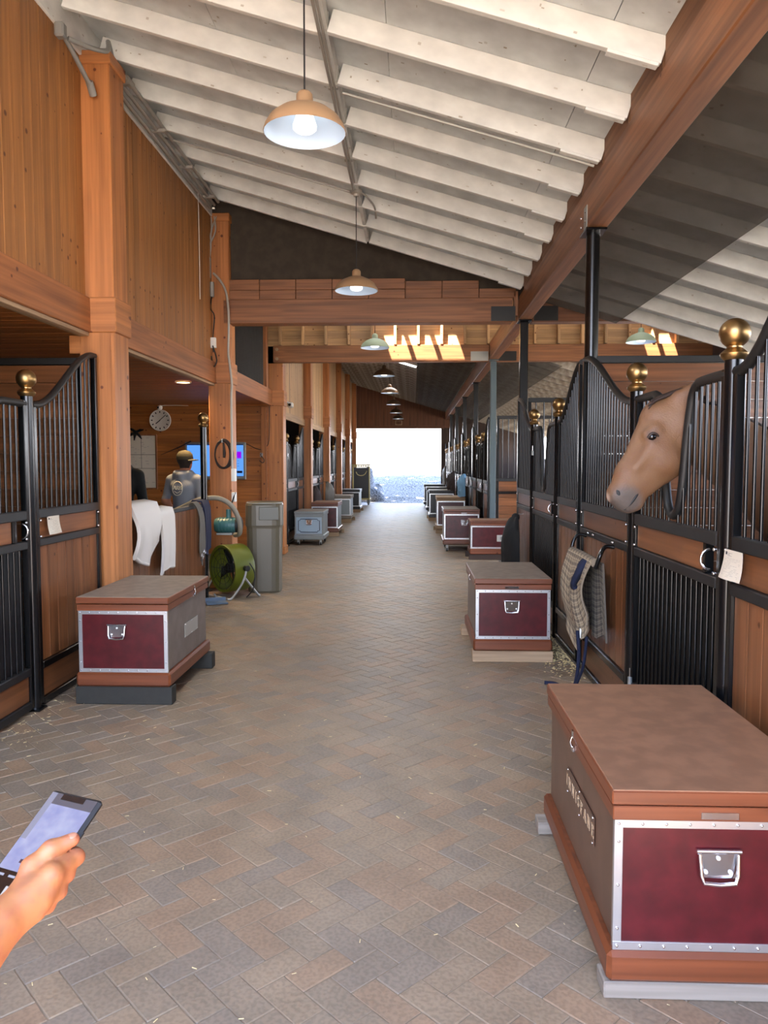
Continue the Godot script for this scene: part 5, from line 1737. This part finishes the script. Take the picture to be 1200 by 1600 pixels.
# ------------------------------------------------------------------ the horse
func build_horse() -> void:
	var t := thing("horse", "light bay horse putting its head out over the stall door", "horse", V(0, 0, 3.90), 0)
	var coat := rgb(110, 79, 53).srgb_to_linear()
	var grey := rgb(80, 70, 63).srgb_to_linear()
	var dark := rgb(74, 50, 36).srgb_to_linear()
	var pink := rgb(190, 160, 142).srgb_to_linear()
	var red := rgb(92, 56, 31).srgb_to_linear()
	var spots := noise(5, 5.0, 2)
	var tint := func(p: Vector3, _n: Vector3) -> Color:
		var c: Color = coat
		var k := spots.get_noise_3dv(p) * 0.5 + 0.5
		c = c.lerp(red, clampf(k * 0.9 - 0.2, 0.0, 0.55))
		if p.x < 1.4:
			var m := (p - Vector3(1.06, 1.42, 0)) * Vector3(1, 1, 0.6)
			c = c.lerp(grey, smoothstep(0.105, 0.055, m.length()))
			c = c.lerp(red, 0.5 * smoothstep(0.10, 0.03, (p - Vector3(1.04, 1.52, 0)).length()))
			c = c.lerp(pink, 0.8 * smoothstep(0.035, 0.015, (p - Vector3(0.992, 1.435, 0)).length()))
			c = c.lerp(dark, 0.55 * smoothstep(0.050, 0.022, (Vector3(p.x, p.y, absf(p.z)) - Vector3(1.173, 1.735, 0.085)).length()))
		if p.y < 0.75 and p.x > 1.6:
			c = c.lerp(dark, smoothstep(0.75, 0.4, p.y))
		return c
	var head := [
		[Vector3(1.325, 1.875, 0), Vector3(1.235, 1.825, 0), 0.088, 0.092],
		[Vector3(1.224, 1.812, 0), Vector3(1.082, 1.551, 0), 0.085, 0.062],
		[Vector3(1.082, 1.551, 0), Vector3(1.040, 1.466, 0), 0.062, 0.054],
		[Vector3(1.235, 1.70, 0), Vector3(1.232, 1.648, 0), 0.118, 0.126],
		[Vector3(1.22, 1.66, 0.05), Vector3(1.235, 1.62, 0.045), 0.07, 0.07],
		[Vector3(1.22, 1.66, -0.05), Vector3(1.235, 1.62, -0.045), 0.07, 0.07],
		[Vector3(1.262, 1.60, 0), Vector3(1.13, 1.452, 0), 0.080, 0.045],
		[Vector3(1.20, 1.64, 0), Vector3(1.08, 1.47, 0), 0.10, 0.062],
		[Vector3(1.028, 1.440, 0.018), Vector3(1.052, 1.412, 0.015), 0.040, 0.036],
		[Vector3(1.028, 1.440, -0.018), Vector3(1.052, 1.412, -0.015), 0.040, 0.036],
		[Vector3(1.088, 1.392, 0), Vector3(1.118, 1.398, 0), 0.036, 0.034],
		[Vector3(1.19, 1.765, 0.072), Vector3(1.155, 1.745, 0.07), 0.026, 0.020],
		[Vector3(1.19, 1.765, -0.072), Vector3(1.155, 1.745, -0.07), 0.026, 0.020],
		[Vector3(1.17, 1.69, 0.085), Vector3(1.10, 1.58, 0.06), 0.016, 0.010],
		[Vector3(1.17, 1.69, -0.085), Vector3(1.10, 1.58, -0.06), 0.016, 0.010],
		[Vector3(1.31, 1.93, 0.05), Vector3(1.375, 1.955, 0.07), 0.030, 0.032],
		[Vector3(1.375, 1.955, 0.07), Vector3(1.46, 1.96, 0.085), 0.032, 0.008],
		[Vector3(1.31, 1.93, -0.05), Vector3(1.375, 1.955, -0.07), 0.030, 0.032],
		[Vector3(1.375, 1.955, -0.07), Vector3(1.46, 1.96, -0.085), 0.032, 0.008],
		[Vector3(1.34, 1.80, 0), Vector3(1.62, 1.64, 0), 0.13, 0.175],
	]
	var trunk_ := [
		[Vector3(1.46, 1.74, 0), Vector3(1.95, 1.42, 0), 0.155, 0.24],
		[Vector3(1.95, 1.42, 0), Vector3(2.2, 1.16, 0), 0.24, 0.36],
		[Vector3(2.2, 1.16, 0), Vector3(3.1, 1.14, 0), 0.36, 0.38],
		[Vector3(3.1, 1.14, 0), Vector3(3.55, 1.18, 0), 0.38, 0.34],
	]
	for s: float in [-1.0, 1.0]:
		trunk_.append_array([
			[Vector3(2.15, 1.05, s * 0.14), Vector3(2.12, 0.62, s * 0.14), 0.14, 0.062],
			[Vector3(2.12, 0.62, s * 0.14), Vector3(2.13, 0.50, s * 0.14), 0.066, 0.052],
			[Vector3(2.13, 0.50, s * 0.14), Vector3(2.13, 0.16, s * 0.14), 0.046, 0.042],
			[Vector3(2.13, 0.16, s * 0.14), Vector3(2.09, 0.05, s * 0.14), 0.045, 0.058],
			[Vector3(3.5, 1.05, s * 0.15), Vector3(3.32, 0.82, s * 0.16), 0.22, 0.13],
			[Vector3(3.32, 0.82, s * 0.16), Vector3(3.66, 0.53, s * 0.15), 0.12, 0.062],
			[Vector3(3.66, 0.53, s * 0.15), Vector3(3.63, 0.16, s * 0.15), 0.056, 0.044],
			[Vector3(3.63, 0.16, s * 0.15), Vector3(3.59, 0.05, s * 0.15), 0.046, 0.06],
		])
	var squeeze := Vector3(1, 1, 0.76)
	var a := body_mesh(head, 0.0085, 0.045, tint, squeeze)
	var b := body_mesh(trunk_, 0.026, 0.10, tint, squeeze)
	pt(t, "body", join([[a, Vector3.ZERO], [b, Vector3.ZERO]]), M.coat)
	for s: float in [-1.0, 1.0]:
		var e := pt(t, "eye", ball(0.023, 16), M.eye, Vector3(1.168, 1.733, s * 0.081))
		pt(e, "eyelid", tube(smooth_path([Vector3(-0.022, -0.006, s * 0.010), Vector3(-0.008, 0.014, s * 0.018), Vector3(0.012, 0.014, s * 0.017), Vector3(0.028, 0.002, s * 0.008)], 4), 0.007, 6), M.browncord)
		pt(t, "nostril", tube(smooth_path([Vector3(1.008, 1.470, s * 0.036), Vector3(1.018, 1.462, s * 0.043), Vector3(1.022, 1.448, s * 0.044), Vector3(1.014, 1.438, s * 0.040)], 3), [0.005, 0.008, 0.010, 0.012, 0.013, 0.013, 0.012, 0.009, 0.007, 0.005], 8), M.ink)
		pt(t, "lip_line", tube(smooth_path([Vector3(1.055, 1.372, s * 0.026), Vector3(1.080, 1.398, s * 0.038), Vector3(1.105, 1.435, s * 0.043), Vector3(1.118, 1.455, s * 0.040)], 4), 0.006, 6), M.ink)
	for k in 13:
		var u := k / 12.0
		pt(t, "forelock", tube(smooth_path([Vector3(1.33, 1.965, lerpf(-0.03, 0.03, u)), Vector3(1.27, 1.945, lerpf(-0.035, 0.035, u)), Vector3(1.20, 1.91 - 0.01 * sin(k), lerpf(-0.04, 0.045, u)), Vector3(1.16, 1.87 - 0.02 * sin(k * 2.0), lerpf(-0.045, 0.05, u))], 3), [0.012, 0.012, 0.012, 0.011, 0.010, 0.009, 0.008, 0.006, 0.004, 0.002], 6), M.browncord)
	for k in 14:
		var u := k / 13.0
		var root := Vector3(1.36, 1.95, 0).lerp(Vector3(1.95, 1.66, 0), u)
		pt(t, "mane_lock", tube(smooth_path([root, root + Vector3(0.02, 0.01, -0.08), root + Vector3(0.03, -0.10, -0.13), root + Vector3(0.02, -0.24, -0.15)], 3), [0.02, 0.022, 0.024, 0.024, 0.022, 0.02, 0.016, 0.012, 0.008, 0.004], 6), M.browncord)

# ------------------------------------------------------------------ people
func hand_fingers(at: Vector3, down: Vector3, across: Vector3) -> Array:
	var out := [[at, at + down * 0.07, 0.026, 0.030]]
	for k in 4:
		var root := at + down * 0.075 + across * (-0.028 + 0.018 * k)
		var l: float = [0.065, 0.075, 0.07, 0.055][k]
		var curl := Vector3(0, 0, -0.02)
		out.append([root, root + down * l * 0.55, 0.010, 0.009])
		out.append([root + down * l * 0.55, root + down * l + curl, 0.009, 0.007])
	var th := at + down * 0.025 - across * 0.03
	out.append([th, th + down * 0.04 - across * 0.02, 0.012, 0.010])
	out.append([th + down * 0.04 - across * 0.02, th + down * 0.065 - across * 0.02, 0.010, 0.008])
	return out

func standing(t: Node3D, height: float, colours: Dictionary, arms: Array) -> void:
	var k := height / 1.76
	var bones := [
		[Vector3(-0.10, 0.93, 0), Vector3(-0.11, 0.50, 0.01), 0.105, 0.07], [Vector3(-0.11, 0.50, 0.01), Vector3(-0.12, 0.10, 0.03), 0.068, 0.055],
		[Vector3(0.10, 0.93, 0), Vector3(0.11, 0.50, 0.01), 0.105, 0.07], [Vector3(0.11, 0.50, 0.01), Vector3(0.12, 0.10, 0.03), 0.068, 0.055],
		[Vector3(-0.12, 0.05, 0.04), Vector3(-0.13, 0.04, -0.15), 0.05, 0.042], [Vector3(0.12, 0.05, 0.04), Vector3(0.14, 0.04, -0.15), 0.05, 0.042],
		[Vector3(-0.06, 0.97, 0), Vector3(0.06, 0.97, 0), 0.125, 0.125],
		[Vector3(0, 1.0, 0), Vector3(0, 1.28, 0.01), 0.15, 0.165], [Vector3(-0.06, 1.30, 0.01), Vector3(0.06, 1.30, 0.01), 0.135, 0.135],
		[Vector3(-0.155, 1.405, 0.01), Vector3(0.155, 1.405, 0.01), 0.068, 0.068],
		[Vector3(0, 1.42, 0), Vector3(0, 1.55, -0.01), 0.06, 0.055],
		[Vector3(0, 1.60, -0.02), Vector3(0, 1.665, -0.005), 0.080, 0.093], [Vector3(0, 1.57, -0.07), Vector3(0, 1.60, -0.08), 0.045, 0.05],
		[Vector3(0, 1.62, -0.105), Vector3(0, 1.60, -0.115), 0.012, 0.016],
		[Vector3(-0.088, 1.62, -0.01), Vector3(-0.092, 1.645, 0.0), 0.014, 0.016], [Vector3(0.088, 1.62, -0.01), Vector3(0.092, 1.645, 0.0), 0.014, 0.016],
	]
	if colours.get("hood", false):
		bones.append_array([[Vector3(-0.09, 1.475, 0.055), Vector3(0.09, 1.475, 0.055), 0.045, 0.045], [Vector3(-0.10, 1.48, 0.02), Vector3(-0.07, 1.45, -0.06), 0.04, 0.03], [Vector3(0.10, 1.48, 0.02), Vector3(0.07, 1.45, -0.06), 0.04, 0.03], [Vector3(0, 1.45, 0.09), Vector3(0, 1.40, 0.10), 0.06, 0.05]])
	for a in arms:
		bones.append_array([[a[0], a[1], 0.066, 0.052], [a[1], a[2], 0.046, 0.034]])
	for b in bones:
		b[0] *= k
		b[1] *= k
	var tint := func(p: Vector3, _n: Vector3) -> Color:
		var q := p / k
		if q.y < 0.10:
			return colours.shoes
		for a in arms:
			var cut: float = a[3]
			if absf(q.x) > 0.16 and signf(q.x) == signf(a[0].x) and q.y < cut:
				return colours.skin if cut > 0.9 else colours.top
		if q.y < 0.945 + 0.01 * sin(q.x * 30.0):
			return colours.trousers
		if q.y < 1.52 - (0.0 if q.z > 0.0 else 0.03):
			return colours.top
		if q.z > 0.0 and q.y > 1.55 or q.y > 1.70:
			return colours.hair
		return colours.skin
	var body := body_mesh(bones, 0.014, 0.045, tint, Vector3(1, 1, 0.85))
	var hands := []
	for a in arms:
		for f in hand_fingers(a[2] * k, (a[2] - a[1]).normalized(), Vector3(0, 0, 1)):
			hands.append(f)
	var skin := func(_p: Vector3, _n: Vector3) -> Color: return colours.skin
	var hm := body_mesh(hands, 0.006, 0.008, skin)
	pt(t, "body", join([[body, Vector3.ZERO], [hm, Vector3.ZERO]]), M.clothes)

func build_people() -> void:
	var t := thing("person", "person in a grey hooded sweatshirt and cap facing the television", "person", V(-2.92, 0, 9.75), -0.28)
	var lin := func(r: int, g: int, b: int) -> Color: return rgb(r, g, b).srgb_to_linear()
	standing(t, 1.76, {skin = lin.call(190, 130, 100), top = lin.call(128, 132, 138), trousers = lin.call(58, 72, 88), shoes = lin.call(50, 40, 34), hair = lin.call(42, 32, 26), hood = true}, [
		[Vector3(0.205, 1.39, 0.01), Vector3(0.262, 1.12, 0.05), Vector3(0.25, 0.91, -0.06), 1.17],
		[Vector3(-0.205, 1.39, 0.01), Vector3(-0.265, 1.13, 0.04), Vector3(-0.22, 0.94, -0.12), 1.15]])
	var c := pt(t, "cap", lathe([Vector2(0.104, 0.0), Vector2(0.105, 0.03), Vector2(0.098, 0.07), Vector2(0.07, 0.105), Vector2(0.03, 0.12), Vector2(0.0, 0.122)], 24), M.cap, Vector3(0, 1.655, -0.005))
	var rows := []
	for r in 5:
		var line := []
		for q in 9:
			var a := lerpf(-1.0, 1.0, q / 8.0)
			var rad := lerpf(0.098, 0.175 - 0.05 * a * a, r / 4.0)
			line.append(Vector3(rad * cos(a), 0.008 - 0.012 * r / 4.0 - 0.012 * a * a, rad * sin(a)))
		rows.append(line)
	pt(c, "brim", sheet(rows, 0.006), M.cap, Vector3.ZERO, Vector3(0, 0.35, 0))
	var ring := []
	for k in 28:
		var a := TAU * k / 28.0
		ring.append(Vector3(cos(a) * 0.072, sin(a) * 0.088, 0.0))
	var e := pt(t, "emblem", tube(ring, 0.006, 6, true, 0.6), M.emblem, Vector3(-0.01, 1.29, 0.158), Vector3(-0.08, 0, 0))
	var tm := TextMesh.new()
	tm.text = "ARB"
	tm.font_size = 40
	tm.pixel_size = 0.0017
	tm.depth = 0.012
	pt(e, "letters", tm, M.emblem, Vector3(0, 0.012, -0.002))
	pt(e, "flourish", tube([Vector3(-0.045, -0.035, 0), Vector3(0, -0.06, 0.002), Vector3(0.045, -0.035, 0)], 0.006, 6), M.emblem)
	t = thing("person", "person in a black jacket half hidden behind the near timber post", "person", V(-3.33, 0, 8.6), 0.2)
	standing(t, 1.86, {skin = lin.call(180, 125, 96), top = lin.call(18, 18, 20), trousers = lin.call(26, 26, 30), shoes = lin.call(24, 22, 22), hair = lin.call(30, 24, 20), hood = true}, [
		[Vector3(0.205, 1.39, 0.01), Vector3(0.25, 1.10, 0.03), Vector3(0.21, 0.86, -0.08), 0.5],
		[Vector3(-0.205, 1.39, 0.01), Vector3(-0.25, 1.10, 0.03), Vector3(-0.20, 0.86, -0.08), 0.5]])

# ------------------------------------------------------------------ the hand with the phone
func build_hand() -> void:
	var TL := Vector3(-0.4628, 1.1822, -0.95)
	var W := Vector3(0.07467, -0.0028, 0.025).normalized()
	var H := Vector3(-0.28414, -0.54715, 0.78733)
	var N := W.cross(-H).normalized()
	var P := func(u: float, v: float, n: float) -> Vector3: return TL + W * u + H * v + N * n
	var t := thing("phone", "black cased phone with a pale lit screen, held in a hand", "phone", P.call(0.039, 0.079, -0.005))
	t.basis = Basis(W, -H, N)
	pt(t, "case", bx(0.0788, 0.158, 0.0095, 0.0035), M.blackplate)
	var q := QuadMesh.new()
	q.size = Vector2(0.071, 0.150)
	pt(t, "screen", q, M.phonescreen, Vector3(0, 0, 0.0052))
	pt(t, "side_button", bx(0.002, 0.014, 0.003, 0.0005), M.ink, Vector3(0.0398, 0.03, 0))
	t = thing("person", "bare hand and forearm holding up a black phone", "person", Vector3.ZERO)
	var w0 := Vector3(-0.446, 1.102, -0.782)
	var elbow := Vector3(-0.52, 1.00, -0.56)
	var bones := [[elbow, w0.lerp(elbow, 0.25), 0.046, 0.034], [w0.lerp(elbow, 0.25), w0, 0.034, 0.026]]
	var pip := [P.call(0.085, 0.070, -0.010), P.call(0.085, 0.090, -0.013), P.call(0.088, 0.109, -0.015), P.call(0.084, 0.126, -0.017)]
	var dip := [P.call(0.076, 0.064, -0.023), P.call(0.075, 0.085, -0.025), P.call(0.076, 0.104, -0.026), P.call(0.073, 0.122, -0.025)]
	var tip := [P.call(0.060, 0.058, -0.019), P.call(0.057, 0.080, -0.020), P.call(0.058, 0.100, -0.020), P.call(0.060, 0.118, -0.019)]
	var mcp := []
	for k in 4:
		mcp.append(w0.lerp(pip[k], 0.66) + N * (0.012 - 0.002 * k) + W * 0.007)
		bones.append([w0 + (H * (k - 1.5) + W * 0.002 * k) * 0.008, mcp[k], 0.019, 0.0125])
		bones.append([mcp[k], pip[k], 0.0115 - 0.0008 * k, 0.0098 - 0.0006 * k])
		bones.append([pip[k], dip[k], 0.0098 - 0.0006 * k, 0.0086 - 0.0005 * k])
		bones.append([dip[k], tip[k], 0.0086 - 0.0005 * k, 0.0074])
	var th := [P.call(0.070, 0.134, 0.012), P.call(0.062, 0.104, 0.018), P.call(0.071, 0.080, 0.018), P.call(0.084, 0.060, 0.011)]
	bones.append([w0, th[0], 0.023, 0.017])
	bones.append([th[0], th[1], 0.016, 0.0118])
	bones.append([th[1], th[2], 0.0112, 0.0104])
	bones.append([th[2], th[3], 0.0104, 0.0080])
	bones.append([th[0], mcp[0], 0.014, 0.012])
	bones.append([th[0], mcp[1], 0.014, 0.012])
	var skin := rgb(148, 94, 58).srgb_to_linear()
	var rosy := rgb(138, 78, 55).srgb_to_linear()
	var vein := rgb(120, 80, 58).srgb_to_linear()
	var n := noise(3, 55.0, 3)
	var tint := func(p: Vector3, _n: Vector3) -> Color:
		var c: Color = skin.lerp(rosy, clampf(n.get_noise_3dv(p) * 0.8 + 0.1, 0.0, 0.7))
		c = c.lerp(vein, clampf(n.get_noise_3dv(p * 0.5 + Vector3.ONE) * 1.2 - 0.1, 0.0, 0.6))
		for k in 4:
			c = c.lerp(rosy, 0.5 * smoothstep(0.018, 0.006, p.distance_to(pip[k])))
		return c.lerp(rosy, 0.6 * smoothstep(0.022, 0.006, p.distance_to(th[3])))
	pt(t, "body", body_mesh(bones, 0.0026, 0.006, tint), M.skin)
	var nail := pt(t, "thumb_nail", ball(0.006, 12), M.nail, th[3] + N * 0.0066 + (th[3] - th[2]).normalized() * 0.001)
	nail.basis = Basis((th[3] - th[2]).normalized().cross(N).normalized() * 0.8, (th[3] - th[2]).normalized() * 1.1, N * 0.35)

# ------------------------------------------------------------------ outdoors beyond the far doorway
func build_outside() -> void:
	var n := noise(17, 0.35, 4)
	var bank := setting("gravel_bank")
	var st := SurfaceTool.new()
	st.begin(Mesh.PRIMITIVE_TRIANGLES)
	st.set_smooth_group(0)
	var nx := 48
	var nd := 40
	var p := func(i: int, j: int) -> Vector3:
		var x := -12.0 + 24.0 * i / nx
		var d := 32.2 + 15.0 * j / nd
		var rise := smoothstep(33.0, 43.0, d) * 1.0 + smoothstep(43.0, 46.0, d) * 0.15
		var bump := n.get_noise_2d(x * 3.0, d * 3.0) * 0.16 * smoothstep(32.2, 34.0, d)
		return V(x, -0.06 + rise + bump, d)
	for j in nd:
		for i in nx:
			for q in [[0, 0], [0, 1], [1, 0], [1, 0], [0, 1], [1, 1]]:
				st.add_vertex(p.call(i + q[0], j + q[1]))
	st.index()
	st.generate_normals()
	pt(bank, "slope", st.commit(), M.gravel)
	pt(bank, "bank_top", bx(24, 1.0, 14), M.sand, V(0, 0.58, 53.9))
	var t := thing("boulder", "blue-grey boulder beside the cabinet outside the far doorway", "boulder", V(-1.85, 0, 34.2), 0.4)
	var tint := func(_p: Vector3, _n: Vector3) -> Color: return Color(1, 1, 1)
	pt(t, "rock", body_mesh([[Vector3(-0.3, 0.3, 0), Vector3(-0.15, 1.25, 0), 0.5, 0.22], [Vector3(0.15, 0.25, 0.1), Vector3(0.3, 0.5, 0), 0.45, 0.25], [Vector3(-0.1, 0.2, -0.4), Vector3(0.3, 0.4, -0.3), 0.5, 0.3]], 0.06, 0.12, tint), M.rock)
	tree("oak_tree", "leafy oak shading the gravel bank beyond the far doorway", V(5.5, -0.06, 36.5), 5.2, 9.5, Vector3(8.0, 2.2, 5.5), 3200, Vector3(-7.5, 0, 1.2))
	tree("oak_tree", "green tree whose low leaves show in the far doorway", V(2.4, 1.0, 52.0), 3.6, 8.5, Vector3(3.4, 2.6, 3.0), 1600, Vector3(-1.0, 0, 0))

func tree(called: String, label: String, at: Vector3, base: float, top: float, r: Vector3, leaves: int, shift: Vector3) -> void:
	var t := thing(called, label, "tree", at, 0, "trees outside the barn")
	pt(t, "trunk", tube(smooth_path([Vector3(0, 0, 0), Vector3(0.1, base * 0.5, 0), shift * 0.15 + Vector3(0, base, 0), shift * 0.4 + Vector3(0, top * 0.75, 0)], 4), [0.38, 0.36, 0.34, 0.32, 0.3, 0.29, 0.28, 0.27, 0.25, 0.22, 0.19, 0.15, 0.1], 10), M.darkwood)
	for k in 5:
		var a := TAU * k / 5.0
		pt(t, "branch", tube(smooth_path([shift * 0.15 + Vector3(0, base, 0), shift * 0.6 + Vector3(cos(a) * r.x * 0.3, base + 1.0, sin(a) * r.z * 0.3), shift + Vector3(cos(a) * r.x * 0.7, (base + top) / 2, sin(a) * r.z * 0.7)], 4), [0.2, 0.19, 0.18, 0.16, 0.14, 0.12, 0.1, 0.08, 0.04], 7), M.darkwood)
	var st := SurfaceTool.new()
	st.begin(Mesh.PRIMITIVE_TRIANGLES)
	var leaf := plate(PackedVector2Array([Vector2(-0.5, 0), Vector2(-0.2, 0.26), Vector2(0.25, 0.22), Vector2(0.55, 0), Vector2(0.25, -0.22), Vector2(-0.2, -0.26)]), 0.01)
	var mm := MultiMesh.new()
	mm.transform_format = MultiMesh.TRANSFORM_3D
	mm.use_colors = true
	mm.mesh = leaf
	mm.instance_count = leaves
	for k in leaves:
		var v := Vector3(rng.randfn(), rng.randfn(), rng.randfn()).normalized() * pow(rng.randf(), 0.4)
		var c := shift + Vector3(0, (base + top) / 2 + 0.6, 0) + v * r
		var b := Basis.from_euler(Vector3(rng.randf() * TAU, rng.randf() * TAU, rng.randf() * TAU)).scaled(Vector3.ONE * rng.randf_range(0.5, 1.0))
		mm.set_instance_transform(k, Transform3D(b, c))
		mm.set_instance_color(k, Color(0.12, 0.22, 0.05).lerp(Color(0.22, 0.32, 0.08), rng.randf()))
	var mi := MultiMeshInstance3D.new()
	mi.name = "foliage"
	mi.multimesh = mm
	mi.material_override = M.leaf
	mi.set_meta("kind", "stuff")
	t.add_child(mi, true)

# ------------------------------------------------------------------ straw and shavings on the floor
func build_litter() -> void:
	var spots := [["straw_litter", "loose straw strewn along the foot of the left stall panel", -2.36, 0.10, 4.0, 1.1, 260], ["wood_shavings", "pale shavings spilled beside the maroon trunk at the plaid sheet's stall", 1.2, 0.07, 6.5, 0.32, 900], ["straw_litter", "scattered bits of straw over the brick floor", -0.4, 1.1, 3.6, 1.5, 150]]
	for s in spots:
		var t := thing(s[0], s[1], "litter", Vector3.ZERO, 0)
		t.set_meta("kind", "stuff")
		var mm := MultiMesh.new()
		mm.transform_format = MultiMesh.TRANSFORM_3D
		mm.mesh = bx(0.022, 0.0016, 0.0035) if s[0] != "wood_shavings" else bx(0.018, 0.003, 0.010)
		mm.instance_count = s[6]
		for k in int(s[6]):
			var x: float = clampf(s[2] + rng.randfn() * s[3], -2.42, 1.28)
			var d: float = s[4] + rng.randfn() * s[5]
			var y := 0.003 if s[0] != "wood_shavings" else 0.003 + maxf(0.0, 0.03 - absf(x - 1.2) * 0.2) * rng.randf()
			var b := Basis.from_euler(Vector3(rng.randf_range(-0.2, 0.2), rng.randf() * TAU, rng.randf_range(-0.2, 0.2))).scaled(Vector3.ONE * rng.randf_range(0.35, 1.0))
			mm.set_instance_transform(k, Transform3D(b, V(x, y, d)))
		var mi := MultiMeshInstance3D.new()
		mi.name = "bits"
		mi.multimesh = mm
		mi.material_override = M.straw
		mi.set_meta("kind", "stuff")
		t.add_child(mi)
